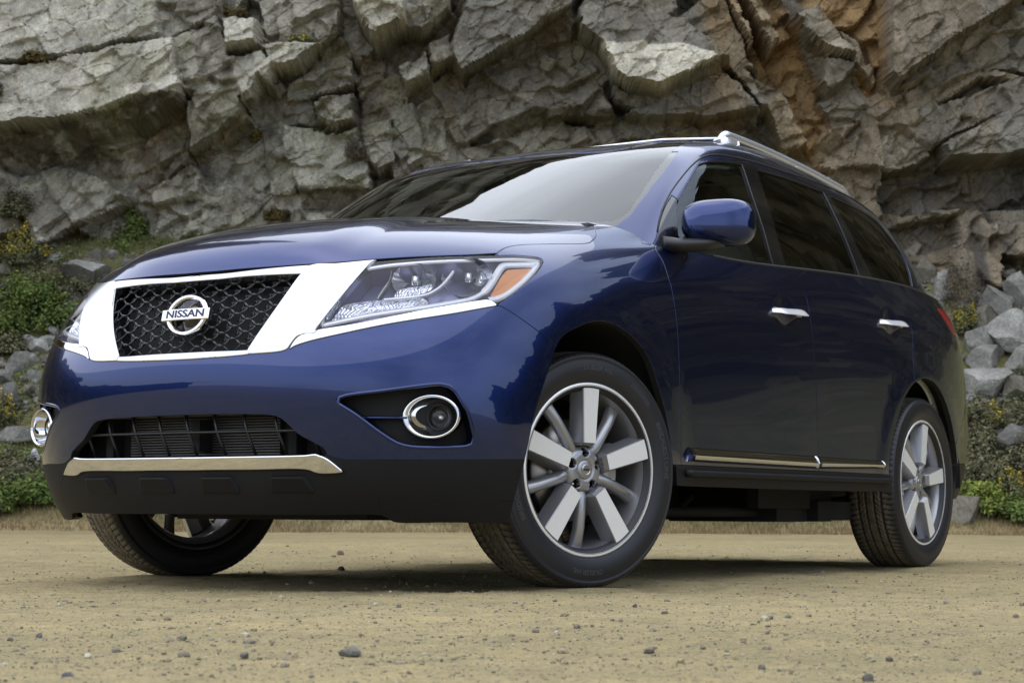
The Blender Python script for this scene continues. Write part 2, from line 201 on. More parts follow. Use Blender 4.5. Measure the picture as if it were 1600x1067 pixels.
CG = {"ws":[[0.034,3.689],[0.652,3.72],[1.448,3.616],[2.663,3.589],[3.324,3.63],[3.538,3.672],[3.507,3.038],[3.412,2.485],[3.359,2.071],[3.295,1.667],[3.235,1.3],[3.162,1.152],[3.05,0.85],[2.6,0.75]],"ws_glass":[[0.101,3.577],[0.726,3.584],[1.508,3.505],[3.918,5.912],[3.295,3.524],[3.219,2.886],[3.208,2.459],[3.214,2.1],[3.18,1.569],[3.057,1.249],[2.931,1.085],[2.75,1.05],[2.4,0.95]],"seam":[[4.198,0.484],[4.239,0.728],[4.113,1.487],[4.107,1.888],[4.152,2.277],[4.255,2.663],[4.399,3.056],[4.55,3.312],[4.716,3.506],[4.922,3.634],[5.321,3.735],[5.878,3.763],[6.648,3.768],[7.38,3.785],[8.239,3.94],[9.155,4.102],[9.963,4.025],[10.15,3.462],[10.213,2.837],[9.996,2.1],[9.716,1.368],[9.599,1.01]],"g1":[[4.503,1.935],[4.617,2.592],[4.781,3.305],[5.141,3.444],[5.563,3.509],[5.96,3.559],[6.286,3.568],[6.358,3.313],[6.491,2.6],[6.62,1.777],[6.72,0.836],[6.131,0.823],[5.484,0.784],[5.05,0.735]],"g2":[[6.678,3.532],[7.386,3.566],[8.053,3.574],[8.048,2.847],[8.052,2.091],[8.053,0.995],[7.465,0.926],[6.903,0.82],[6.853,1.49],[6.781,2.444]],"g3":[[8.154,3.526],[8.643,3.542],[9.163,3.52],[9.406,3.264],[9.505,2.883],[9.591,2.488],[9.593,2.035],[9.412,1.369],[9.325,1.066],[8.816,1.055],[8.315,1.021],[8.251,1.827],[8.204,2.737]],"bpil":[[6.099,3.606],[6.379,3.644],[6.537,3.677],[6.742,3.559],[6.831,2.463],[6.894,1.505],[6.938,0.802],[6.671,0.768],[6.564,1.758],[6.423,2.577],[6.258,3.281]],"cpil":[[7.997,3.6],[8.235,3.597],[8.317,2.802],[8.338,1.86],[8.391,1.01],[7.98,0.972],[7.972,2.058],[7.946,2.79]],"vseam":[[6.405,3.748],[6.488,3.524],[6.585,3.001],[6.681,2.407],[6.755,1.856],[6.817,1.311],[6.858,0.833]],"tri":[[4.316,0.684],[4.173,1.347],[4.158,1.782],[4.224,2.132],[4.499,2.049],[4.503,1.935],[5.05,0.735]]}
C3 = {"amber":[[0.3945,0.8518,0.9837,0.324,0.69,0.647],[0.3456,0.8663,0.991,0.285,0.708,0.646],[0.2935,0.8818,0.995,0.242,0.737,0.631],[0.3372,0.8871,0.9695,0.273,0.777,0.567],[0.3806,0.8901,0.9418,0.302,0.804,0.513],[0.4213,0.8894,0.917,0.33,0.815,0.476],[0.4554,0.8859,0.8981,0.356,0.816,0.456],[0.5065,0.8669,0.8887,0.408,0.783,0.47],[0.4884,0.863,0.9099,0.396,0.767,0.505],[0.4602,0.8595,0.9356,0.376,0.747,0.549],[0.4254,0.8542,0.9643,0.35,0.715,0.605]],"hl_bottom_line":[[0.8623,0.4967,0.7907,0.913,0.238,0.331],[0.8356,0.5649,0.8049,0.871,0.318,0.374],[0.799,0.6324,0.82,0.808,0.416,0.416],[0.7485,0.7013,0.8343,0.722,0.525,0.45],[0.6904,0.7593,0.848,0.633,0.614,0.471],[0.6063,0.8175,0.869,0.521,0.703,0.485],[0.5659,0.8377,0.8804,0.473,0.734,0.487],[0.5321,0.8476,0.8968,0.439,0.745,0.502],[0.5009,0.8513,0.9172,0.412,0.743,0.528],[0.4675,0.849,0.9444,0.385,0.722,0.575],[0.4338,0.8432,0.9721,0.357,0.689,0.631],[0.4037,0.8375,0.9936,0.329,0.654,0.681],[0.3781,0.8398,1.0032,0.307,0.643,0.701],[0.3341,0.8542,1.0081,0.274,0.66,0.699],[0.2813,0.8681,1.014,0.235,0.68,0.695],[0.2455,0.8718,1.0218,0.21,0.679,0.703]],"hl_amber_line":[[0.5203,0.8679,0.8791,0.418,0.785,0.457],[0.4892,0.88,0.8853,0.385,0.806,0.449],[0.4523,0.8885,0.9002,0.352,0.818,0.456],[0.4085,0.8928,0.924,0.319,0.816,0.482],[0.3584,0.8936,0.9529,0.285,0.801,0.526],[0.3062,0.8887,0.9847,0.25,0.764,0.595],[0.261,0.8791,1.0125,0.219,0.706,0.673]],"hl_top_line":[[0.7345,0.5673,0.9712,0.677,0.377,0.632],[0.6883,0.6196,0.9836,0.592,0.43,0.682],[0.623,0.6802,0.9947,0.5,0.485,0.717],[0.5478,0.7347,1.0044,0.424,0.526,0.737],[0.4921,0.768,1.0103,0.38,0.549,0.745],[0.4203,0.8032,1.018,0.329,0.573,0.751],[0.3574,0.8275,1.0248,0.285,0.593,0.753],[0.2899,0.8497,1.0305,0.24,0.62,0.747],[0.2338,0.8692,1.0304,0.203,0.662,0.721]],"drl":[[0.8385,0.5093,0.7978,0.898,0.259,0.356],[0.8197,0.5231,0.8315,0.867,0.285,0.408],[0.8046,0.5353,0.8535,0.844,0.308,0.439],[0.7803,0.5817,0.8628,0.803,0.371,0.467],[0.7453,0.6392,0.8697,0.741,0.455,0.493],[0.7101,0.6847,0.8753,0.682,0.524,0.511],[0.6777,0.7205,0.8783,0.632,0.574,0.52],[0.6681,0.735,0.8736,0.618,0.594,0.515],[0.67,0.7459,0.8583,0.62,0.609,0.495],[0.6995,0.7247,0.8452,0.663,0.577,0.477],[0.7274,0.6978,0.8364,0.707,0.534,0.463],[0.7742,0.6375,0.8238,0.787,0.438,0.434],[0.8123,0.5709,0.8104,0.855,0.337,0.395]],"bowl_line":[[0.5396,0.7484,0.9708,0.441,0.573,0.691],[0.5716,0.7517,0.9455,0.485,0.599,0.637],[0.6032,0.7502,0.9208,0.529,0.611,0.589],[0.6299,0.7431,0.903,0.566,0.606,0.559],[0.652,0.7328,0.8908,0.597,0.594,0.539],[0.6807,0.7108,0.8815,0.639,0.563,0.525],[0.7139,0.6756,0.8755,0.69,0.512,0.511],[0.7429,0.6374,0.871,0.74,0.455,0.496]],"flute_a":[[0.4404,0.7401,1.008,0.334,0.502,0.798],[0.3988,0.7578,1.0134,0.306,0.51,0.804],[0.3606,0.7782,1.0142,0.284,0.531,0.799],[0.3728,0.8007,0.9933,0.304,0.593,0.745],[0.4229,0.8124,0.9592,0.356,0.665,0.656],[0.4731,0.8128,0.9282,0.402,0.699,0.592],[0.492,0.797,0.9332,0.419,0.67,0.613],[0.4562,0.7869,0.9653,0.379,0.62,0.687],[0.4415,0.7626,0.9923,0.349,0.549,0.759]],"flute_b":[[0.6895,0.6502,0.9026,0.666,0.497,0.556],[0.6615,0.6728,0.9137,0.617,0.527,0.584],[0.6292,0.7021,0.9192,0.569,0.561,0.601],[0.6092,0.7116,0.9284,0.539,0.569,0.622],[0.6127,0.7238,0.9136,0.55,0.589,0.592],[0.64,0.7147,0.8959,0.591,0.581,0.559],[0.6775,0.6847,0.8842,0.649,0.541,0.536],[0.708,0.6498,0.8794,0.699,0.49,0.52]],"flute_c":[[0.6078,0.6332,0.9866,0.48,0.433,0.763],[0.5572,0.6645,0.9981,0.419,0.447,0.79],[0.5241,0.6943,0.9977,0.396,0.475,0.786],[0.5588,0.7044,0.9715,0.453,0.524,0.721],[0.5955,0.7018,0.9481,0.51,0.545,0.665],[0.5937,0.6811,0.9653,0.492,0.508,0.707],[0.5995,0.6563,0.9781,0.483,0.468,0.74]],"bowl_high":[[0.6504,0.6765,0.9381,0.583,0.521,0.623]],"bowl_low":[[0.5117,0.7769,0.9561,0.427,0.619,0.659]],"amber_pole":[[0.6799,0.6185,0.9621,0.605,0.442,0.662],[0.705,0.6277,0.9296,0.67,0.46,0.583],[0.7322,0.6243,0.8979,0.725,0.447,0.524],[0.7527,0.6208,0.871,0.757,0.43,0.491]],"side_strip":[[-0.5507,0.9849,0.4331,-0.027,0.998,-0.054],[-0.9376,0.9778,0.4374,-0.012,0.999,-0.046],[-1.6643,0.9746,0.4506,-0.001,0.999,-0.039],[-2.316,0.9769,0.4436,0.012,0.999,-0.049]]}
# ------------------------------------------------------------------ smooth surface patches of the car body (metres; x forward, y left, z up)
def bs(n, t):
    t = np.clip(np.asarray(t, float), 0, n-1-1e-9); i = np.floor(t).astype(int); f = t-i
    B = [(1-f)**3/6, (3*f**3-6*f**2+4)/6, (-3*f**3+3*f**2+3*f+1)/6, f**3/6]
    A = np.zeros((len(t), n+2)); r = np.arange(len(t))
    for k in range(4): A[r, i+k] += B[k]
    return A
def sstep(a, b, x): t = np.clip((x-a)/(b-a), 0, 1); return t*t*(3-2*t)
class Patch:
    def __init__(s, P, su, sv, disp=None):
        P = np.array(P, float); s.nu, s.nv = P.shape[:2]; s.su, s.sv = su, sv; s.disp = disp; m = np.array([1, -1, 1])
        P = np.concatenate([(P[1]*m)[None], P, (P[-2]*m)[None]], 0)
        s.E = np.concatenate([(2*P[:, 0]-P[:, 1])[:, None], P, (2*P[:, -1]-P[:, -2])[:, None]], 1)
    def raw(s, u, v): return np.einsum('ki,kj,ijc->kc', bs(s.nu, u), bs(s.nv, v), s.E)
    def pos(s, u, v):
        u = np.clip(np.atleast_1d(u).astype(float), 0, s.nu-1); v = np.clip(np.atleast_1d(v).astype(float), 0, s.nv-1); X = s.raw(u, v)
        if s.disp is None: return X
        h = 1e-3; n = np.cross(s.raw(np.clip(u+h, 0, s.nu-1), v)-s.raw(np.clip(u-h, 0, s.nu-1), v), s.raw(u, np.clip(v+h, 0, s.nv-1))-s.raw(u, np.clip(v-h, 0, s.nv-1)))
        n /= np.linalg.norm(n, axis=1)[:, None]+1e-12
        return X+n*s.disp(X)[:, None]
    def ev(s, u, v):
        X = s.pos(u, v); h = 4e-3; u = np.atleast_1d(u); v = np.atleast_1d(v)
        # central differences; at the centre line the surface is mirrored
        du = s.pos(u+h, v)-np.where((u-h < 0)[:, None], s.pos(np.abs(u-h), v)*[1, -1, 1], s.pos(u-h, v))
        dv = s.pos(u, np.minimum(v+h, s.nv-1))-s.pos(u, np.maximum(v-h, 0))
        n = np.cross(du, dv); n /= np.linalg.norm(n, axis=1)[:, None]+1e-12
        return X, n
HANDLES = [(-1.41, 1.008), (-2.475, 1.055)]
def disp_body(X):
    d = np.zeros(len(X)); side = sstep(.75, .9, np.abs(X[:, 1]))
    for cx, r0, r1 in ((0.0, .47, .63), (-2.87, .455, .60)):
        r = np.hypot(X[:, 0]-cx, X[:, 2]-.37); d += side*.005*(1-sstep(r0+.015, r1, r))*(X[:, 2] > .2)
    for hx, hz in HANDLES:
        q = ((X[:, 0]-hx-.01)/.064)**2+((X[:, 2]-hz)/.050)**2
        d -= side*.008*np.exp(-q*q*.9)
    # crease low on the doors
    mid = sstep(-.45, -.62, X[:, 0])*sstep(-2.5, -2.3, X[:, 0])
    d -= side*mid*.001*np.exp(-((X[:, 2]-.50)/.06)**2)
    # power bulge of the bonnet
    top = sstep(.98, 1.06, X[:, 2])*sstep(-.3, 0, X[:, 0])
    return d+top*.010*(1-sstep(.36, .50, np.abs(X[:, 1])))
body = Patch(BODYP, .33, .125, disp_body); gh = Patch(GHP, .30, .15)

def smooth_line(pts, closed, step=.05, corner=38, sc=(1, 1)):
    """Catmull-Rom through pts, keeping sharp corners, resampled (pts in uv; sc scales to metres)"""
    P = [np.array(p, float) for p in pts]; n = len(P); S = np.array(sc)
    def sharp(i):
        if not closed and i in (0, n-1): return True
        a = (P[i]-P[(i-1) % n])*S; b = (P[(i+1) % n]-P[i])*S
        c = a@b/(np.linalg.norm(a)*np.linalg.norm(b)+1e-12); return math.degrees(math.acos(max(-1, min(1, c)))) > corner
    sh = [sharp(i) for i in range(n)]; out = []
    for i in range(n if closed else n-1):
        p1, p2 = P[i], P[(i+1) % n]; p0 = P[(i-1) % n] if not sh[i] else 2*p1-p2; p3 = P[(i+2) % n] if not sh[(i+1) % n] else 2*p2-p1
        if not sh[i] and sh[(i+1) % n]: p3 = p2+(p2-p1)
        ln = np.linalg.norm((p2-p1)*S); k = max(1, int(math.ceil(ln/step)))
        d0, d1, d2 = [max(1e-6, np.linalg.norm((b-a)*S))**.5 for a, b in ((p0, p1), (p1, p2), (p2, p3))]
        m1 = ((p1-p0)/d0-(p2-p0)/(d0+d1)+(p2-p1)/d1)*d1; m2 = ((p2-p1)/d1-(p3-p1)/(d1+d2)+(p3-p2)/d2)*d1
        for j in range(k):
            t = j/k; out.append((2*t**3-3*t*t+1)*p1+(t**3-2*t*t+t)*m1+(-2*t**3+3*t*t)*p2+(t**3-t*t)*m2)
    if not closed: out.append(P[-1])
    return [tuple(q) for q in out]
def inside(px, py, poly):
    poly = np.array(poly); x, y = poly[:, 0], poly[:, 1]; x2, y2 = np.roll(x, -1), np.roll(y, -1); c = np.zeros(len(px), bool)
    for a, b, c2, d in zip(x, y, x2, y2):
        if b == d: continue
        k = (b > py) != (d > py); c ^= k & (px < (c2-a)*(py-b)/(d-b)+a)
    return c
def triangulate(patch, loops, gu, gv, extra=()):
    """constrained triangulation of the patch's parameter rectangle with the given lines in it"""
    U, V = patch.nu-1, patch.nv-1; vs = []; es = []
    for i in range(gu+1):
        for j in range(gv+1): vs.append((U*i/gu, V*j/gv))
    for e in extra: vs.append(e)
    for line, closed in loops:
        b = len(vs); q = [(min(max(a, 0), U), min(max(c, 0), V)) for a, c in line]; vs += q
        es += [(b+i, b+i+1) for i in range(len(q)-1)]+([(b+len(q)-1, b)] if closed else [])
    c4 = [0, gv, (gu+1)*(gv+1)-1, gu*(gv+1)]; es += [(c4[k], c4[(k+1) % 4]) for k in range(4)]
    co = [Vector((a*patch.su, c*patch.sv)) for a, c in vs]
    r = delaunay_2d_cdt(co, es, [], 0, 1e-4)
    uv = np.array([(p.x/patch.su, p.y/patch.sv) for p in r[0]]); T = [f for f in r[2] if len(f) == 3]
    T = np.array(T); a, b, c = uv[T[:, 0]], uv[T[:, 1]], uv[T[:, 2]]
    ar = (b[:, 0]-a[:, 0])*(c[:, 1]-a[:, 1])-(b[:, 1]-a[:, 1])*(c[:, 0]-a[:, 0]); T[ar < 0] = T[ar < 0][:, ::-1]
    T = T[np.abs(ar) > 1e-9]
    return uv, T
class Skin:
    def __init__(s, patch, loops, gu, gv, regions, extra=()):
        s.p = patch; s.uv, s.T = triangulate(patch, loops, gu, gv, extra); s.X, s.Nn = patch.ev(s.uv[:, 0], s.uv[:, 1])
        c = s.uv[s.T].mean(1); s.lab = np.full(len(s.T), '', dtype=object); todo = np.ones(len(s.T), bool)
        for nm, poly in regions:
            k = inside(c[:, 0], c[:, 1], poly) if poly is not None else np.ones(len(c), bool)
            k &= todo; s.lab[k] = nm; todo &= ~k
        A, B, C_ = s.X[s.T[:, 0]], s.X[s.T[:, 1]], s.X[s.T[:, 2]]
        s.area = np.linalg.norm(np.cross(B-A, C_-A), axis=1)/2
    def part(s, names, off=0, depth=.014, retract=.002, bev=.0018, sign=1, mirror_join=False, edge_mi=1):
        """verts, faces, material index, per-corner normals of the region(s), with a rolled edge"""
        names = [names] if isinstance(names, str) else names
        V = []; F = []; MI = []; NN = []
        for nm in names:
            T = s.T[s.lab == nm]
            if not len(T): continue
            # drop specks
            ids = np.unique(T); mp = {int(a): i for i, a in enumerate(ids)}; X = s.X[ids].copy(); Nn = s.Nn[ids]
            cnt = {}
            for t in T:
                for a, b in ((t[0], t[1]), (t[1], t[2]), (t[2], t[0])): cnt[(int(a), int(b))] = 1
            bd = [(a, b) for (a, b) in cnt if (b, a) not in cnt]
            bd = [(a, b) for a, b in bd if not (abs(s.X[a, 1]) < 1e-5 and abs(s.X[b, 1]) < 1e-5)]
            acc = {}
            for a, b in bd:
                e = s.X[b]-s.X[a]; e = e/(np.linalg.norm(e)+1e-12)
                for q in (a, b): t = np.cross(s.Nn[q], e); acc.setdefault(q, []).append(t)
            tv = {}
            for q, l in acc.items():
                t = sum(l); ln = np.linalg.norm(t)
                if ln < .3: t = l[0]; ln = np.linalg.norm(t)
                t = t/ln; k = 1/max(.5, float(t@l[0])); 
                if abs(s.X[q, 1]) < 1e-5: t = t*np.array([1, 0, 1])
                tv[q] = (t, k)
            X = X+Nn*off
            for q, (t, k) in tv.items(): X[mp[q]] += t*retract*k
            b0 = len(V); V += list(X)
            for t in T: F.append([b0+mp[int(i)] for i in t]); MI.append(0); NN += [Nn[mp[int(i)]] for i in t]
            ring = {}
            for q, (t, k) in tv.items():
                p = X[mp[q]]; n = Nn[mp[q]]; ring[q] = (b0+mp[q], len(V), len(V)+1, n, -t)
                V.append(p-t*bev-n*bev); V.append(p-t*bev-n*(bev+depth))
            for a, b in bd:
                A, B = ring[a], ring[b]
                F.append([A[0], A[1], B[1], B[0]]); MI.append(0); NN += [A[3], A[4], B[4], B[3]]
                F.append([A[1], A[2], B[2], B[1]]); MI.append(edge_mi); NN += [A[4], A[4], B[4], B[4]]
        V = np.array(V); NN = np.array(NN)
        if mirror_join or sign < 0:
            mV = V*[1, -1, 1]; mF = [f[::-1] for f in F]; mN = []; k = 0
            for f in F: mN += [q*[1, -1, 1] for q in NN[k:k+len(f)][::-1]]; k += len(f)
            mN = np.array(mN)
            if sign < 0 and not mirror_join: return mV, mF, MI, mN
            n = len(V); idx = [i if abs(V[i][1]) < 1e-5 else n+i for i in range(n)]
            F = F+[[idx[i] for i in f] for f in mF]; V = np.concatenate([V, mV]); MI = MI+MI; NN = np.concatenate([NN, mN])
        return V, F, MI, NN
def skin_obj(name, parent, skin, names, material, edge=None, **kw):
    lk = {k: kw.pop(k) for k in ('label', 'cat') if k in kw}
    V, F, MI, NN = skin.part(names, **kw)
    return mesh_obj(name, V, F, None, parent, mats=[material, edge or M['rubber']], fm=MI, normals=NN, **lk)

SB = (.33, .125); SG = (.30, .15)
cb = {k: smooth_line(v, k in ('hl', 'strip', 'wing', 'frame_top', 'frame_bot', 'grille', 'intake', 'skid_strip', 'fog', 'tail', 'fuel'), .012, 38, SB) for k, v in CB.items()}
cg = {k: smooth_line(v, k in ('g1', 'g2', 'g3', 'tri', 'bpil', 'cpil'), .012, 38, SG) for k, v in CG.items()}
for k in ('frame_top', 'frame_bot', 'grille', 'intake', 'skid_strip'):       # reach the centre line
    cb[k] = [(0 if a < .42 and k in ('frame_top', 'grille') or a < .22 else a, b) for a, b in cb[k]]
for k in ('hood_edge', 'low_crease', 'low_edge'): cb[k][0] = (0, cb[k][1][1])
cb['hood_edge'] = [(0, cb['hood_edge'][1][1])]+cb['hood_edge'][1:]
cb['frame_bot'] = [(a, b) for a, b in cb['frame_bot']]
def rev(l): return list(l)[::-1]
UB, VB = body.nu-1, body.nv-1
d1 = cb['door1']+cb['door1b'][1:]; sill = cb['sill_line']; sl = cb['sill_low']; AF, AR = cb['arch_f'], cb['arch_r']
i_top = min(range(len(AF)), key=lambda i: (AF[i][0]-CB['arch_f'][7][0])**2+(AF[i][1]-CB['arch_f'][7][1])**2)
i_blk = min(range(len(AF)), key=lambda i: (AF[i][0]-CB['black_line'][-1][0])**2+(AF[i][1]-CB['black_line'][-1][1])**2)
j_top = max(range(len(AR)), key=lambda i: -abs(AR[i][0]-CB['door3'][-1][0])-abs(AR[i][1]-CB['door3'][-1][1]))
slot = cb['hood_edge']+[(a-.02, b-.16) for a, b in rev(cb['hood_edge'])]
intake_bot = [q for q in rev(cb['skid_strip'])]
archF = [(AF[0][0], -1)]+AF+[(AF[-1][0], -1)]; archR = [(AR[0][0], -1)]+AR+[(AR[-1][0], -1)]
black = [(0, -1), (0, 1.70)]+[q for q in cb['black_line']]+rev(AF[:i_blk+1])+[(AF[0][0], -1)]
bumper = [(0, -1)]+[(AF[0][0], -1)]+AF[:i_top+1]+rev(cb['bf_gap'])+rev(cb['hood_edge'])+[(0, 5)]
hood = cb['hood_edge']+cb['hood_cut']+[(cb['hood_cut'][-1][0], VB+1), (0, VB+1)]
skidp = [(0, -1), (0, 1.70)]+[q for q in cb['black_line'] if q[0] < CB['lower_diag'][0][0]]+cb['lower_diag']+[(CB['low_edge'][2][0], 0), (CB['low_edge'][2][0], -1)]
blow = [(0, -1), (0, cb['low_crease'][0][1])]+cb['low_crease']+[(AF[0][0]+.2, cb['low_crease'][-1][1]+.02), (AF[0][0]+.2, -1)]
lowcut = [(0, -1)]+[(0, cb['low_edge'][0][1])]+cb['low_edge']+[(AF[0][0], AF[0][1]), (AF[0][0], -1)]
sillp = [(AF[-1][0]-.1, 1.76)]+sill+[(AR[0][0]+.02, sill[-1][1]), (AR[0][0]+.02, -1), (AF[-1][0]-.1, -1)]
sillcut = [(AF[-1][0]-.2, 1.2)]+sl+[(AR[0][0]+.05, sl[-1][1]), (AR[0][0]+.05, -1), (AF[-1][0]-.2, -1)]
fender = [(3.5, -1), (3.5, VB+1), (d1[0][0], VB+1)]+d1+[(d1[-1][0], -1)]
fdoor = [(d1[0][0], VB+1)]+d1+[(d1[-1][0], -1), (cb['door2'][-1][0], -1)]+rev(cb['door2'])+[(cb['door2'][0][0], VB+1)]
rdoor = [(cb['door2'][0][0], VB+1)]+cb['door2']+[(cb['door2'][-1][0], -1), (AR[0][0]+.02, -1)]+AR[:j_top+1]+rev(cb['door3'])+[(cb['door3'][0][0], VB+1)]
rbump = [(12.9, 2.6), (13.2, 3.2), (13.7, 4.6), (UB+1, 4.6), (UB+1, -1), (12.8, -1)]
rblack = [(12.9, 2.15), (UB+1, 2.2), (UB+1, -1), (12.8, -1)]
rcut = [(12.9, .9), (14, .6), (UB+1, .6), (UB+1, -1), (12.8, -1)]
gate = [(14.7, -1), (14.7, VB+1), (UB+1, VB+1), (UB+1, -1)]
loops = [(cb[k], k in ('hl', 'strip', 'wing', 'frame_top', 'frame_bot', 'grille', 'intake', 'skid_strip', 'fog', 'tail', 'fuel')) for k in cb if k not in ('fuel',)]
loops += [(slot, True), ([(0, 1.70), (0.12, 1.70)], False), (rbump[:4], False), (rblack[:2], False), (rcut[:3], False), (gate[:2], False), ([d1[-1], (d1[-1][0], 0)], False)]
extra = []
# finer points round the handle cups and the wheel-arch lips
_g, _ = np.meshgrid(np.linspace(0, UB, 321), np.linspace(0, VB, 181), indexing='ij'); _h, _ = None, None
_uu, _vv = np.meshgrid(np.linspace(0, UB, 801), np.linspace(0, VB, 181), indexing='ij'); _X = body.raw(_uu.ravel(), _vv.ravel())
_k = np.zeros(len(_X), bool)
for hx, hz in HANDLES: _k |= (np.hypot(_X[:, 0]-hx, _X[:, 2]-hz) < .10) & (_X[:, 1] > .8)
for cx in (0.0, -2.87):
    _q = np.hypot(_X[:, 0]-cx, _X[:, 2]-.37); _k |= (_q > .46) & (_q < .58) & (_X[:, 1] > .8) & (np.arange(len(_X)) % 2 == 0)
extra = [(float(a)+random.uniform(-1e-4, 1e-4), float(b)+random.uniform(-1e-4, 1e-4)) for a, b in zip(_uu.ravel()[_k], _vv.ravel()[_k])]
regs = [('lowcut', lowcut), ('archF', archF), ('archR', archR), ('hl', cb['hl']), ('wing', cb['wing']), ('strip', cb['strip']), ('grille', cb['grille']),
        ('frame_top', cb['frame_top']), ('frame_bot', cb['frame_bot']), ('slot', slot), ('intake', cb['intake']), ('skid_strip', cb['skid_strip']), ('fog', cb['fog']),
        ('tail', cb['tail']), ('hood', hood), ('skid', skidp), ('black_low', blow), ('black', black), ('bumper', bumper), ('sillcut', sillcut), ('sill', sillp), ('fender', fender), ('fdoor', fdoor), ('rdoor', rdoor),
        ('rcut', rcut), ('rblack', rblack), ('rbump', rbump), ('gate', gate), ('quarter', None)]
SKB = Skin(body, loops, 16*10, 9*6, regs, extra)

UG, VG = gh.nu-1, gh.nv-1
ws = cg['ws']+[(0, cg['ws'][-1][1])]; wsg = cg['ws_glass']+[(0, cg['ws_glass'][-1][1])]
ws = [(0, .7), (0, cg['ws'][0][1])]+cg['ws']; wsg = [(0, .85), (0, cg['ws_glass'][0][1])]+cg['ws_glass']
frame = [(cg['seam'][0][0], -1)]+cg['seam']+[(cg['seam'][-1][0], -1)]
rg = [(11.0, 1.6), (10.9, 2.4), (11.0, 3.3), (11.4, 3.9), (12, 4.0), (UG+1, 4.0), (UG+1, 1.6)]
vs_ = cg['vseam']; fr_front = [(cg['seam'][0][0], -1)]+[q for q in cg['seam'] if q[0] < vs_[0][0]+.05]+vs_+[(vs_[-1][0], -1)]
lg = [(ws, True), (wsg, True), (cg['g1'], True), (cg['g2'], True), (cg['g3'], True), (cg['tri'], True), (cg['bpil'], True), (cg['cpil'], True), (cg['seam'], False), (vs_, False), (rg, True)]
cowl = [(0, -1), (4.0, -1), (3.9, 1.0), (3.3, 1.25), (2.75, 1.32), (0, .9)]
rgs = [('ws_glass', wsg), ('ws', ws), ('g1', cg['g1']), ('g2', cg['g2']), ('g3', cg['g3']), ('tri', cg['tri']), ('bpil_f', [q for q in cg['bpil']]), ('cpil', cg['cpil']),
       ('frame_f', fr_front), ('frame_r', frame), ('rg', rg), ('roof', None)]
SKG = Skin(gh, lg, 13*10, 6*7, rgs)

# ------------------------------------------------------------------ the car
car = empty('parked_suv', (0, 0, 0), 'shiny dark blue SUV with chrome grille and turned front wheels, parked on the dirt', 'car')
bodyshell = skin_obj('roof', car, SKG, 'roof', M['paint'], mirror_join=True, depth=.02)
skin_obj('hood', car, SKB, 'hood', M['paint'], mirror_join=True, depth=.02)
bmp = skin_obj('front_bumper', car, SKB, 'bumper', M['paint'], mirror_join=True, depth=.03)
skin_obj('lower_cladding', bmp, SKB, ['black', 'black_low', 'skid'], M['clad'], mirror_join=True, depth=.02, retract=.0010, edge=M['clad'])
gsur = skin_obj('grille_surround', car, SKB, ['wing', 'frame_top', 'frame_bot'], M['satin'], M['chrome'], mirror_join=True, off=.004, depth=.028, bev=.004)
for sg in (1, -1):
    skin_obj('chrome_trim', bmp, SKB, 'strip', M['chrome'], M['chrome'], sign=sg, off=.004, depth=.012, bev=.003)
    skin_obj('fender', car, SKB, 'fender', M['paint'], sign=sg, depth=.022)
    fd = skin_obj('front_door', car, SKB, 'fdoor', M['paint'], sign=sg, retract=.0027)
    rd = skin_obj('rear_door', car, SKB, 'rdoor', M['paint'], sign=sg, retract=.0027)
    skin_obj('window_frame', fd, SKG, 'frame_f', M['paint'], sign=sg)
    skin_obj('window_frame', rd, SKG, 'frame_r', M['paint'], sign=sg)
    skin_obj('pillar_trim', fd, SKG, 'bpil_f', M['gloss'], sign=sg, off=-.002)
    skin_obj('pillar_trim', rd, SKG, 'cpil', M['gloss'], sign=sg, off=-.002)
    skin_obj('window', fd, SKG, 'g1', M['glass'], sign=sg, off=-.009, depth=.004)
    skin_obj('window', rd, SKG, 'g2', M['tint'], sign=sg, off=-.009, depth=.004)
    skin_obj('rear_window', car, SKG, 'g3', M['tint'], sign=sg, off=-.005, depth=.004)
    skin_obj('mirror_base', fd, SKG, 'tri', M['gloss'], sign=sg, off=-.002)
    skin_obj('quarter_panel', car, SKB, 'quarter', M['paint'], sign=sg, depth=.022)
    skin_obj('side_sill', car, SKB, 'sill', M['clad'], sign=sg, off=.012, depth=.12, edge=M['clad'])
    skin_obj('tail_light', car, SKB, 'tail', M['red'], M['red'], sign=sg, off=.003)
rb = skin_obj('rear_bumper', car, SKB, 'rbump', M['paint'], mirror_join=True, depth=.03)
skin_obj('lower_cladding', rb, SKB, 'rblack', M['clad'], mirror_join=True, depth=.03)
tg = skin_obj('tailgate', car, SKB, 'gate', M['paint'], mirror_join=True, depth=.03)
skin_obj('rear_window', tg, SKG, 'rg', M['tint'], mirror_join=True, off=-.004)
wsh = skin_obj('windshield', car, SKG, 'ws_glass', M['wsglass'], mirror_join=True, off=-.002, depth=.003, retract=.0)
skin_obj('window_surround', wsh, SKG, 'ws', M['frit'], mirror_join=True, off=-.002, depth=.006, retract=.0005)
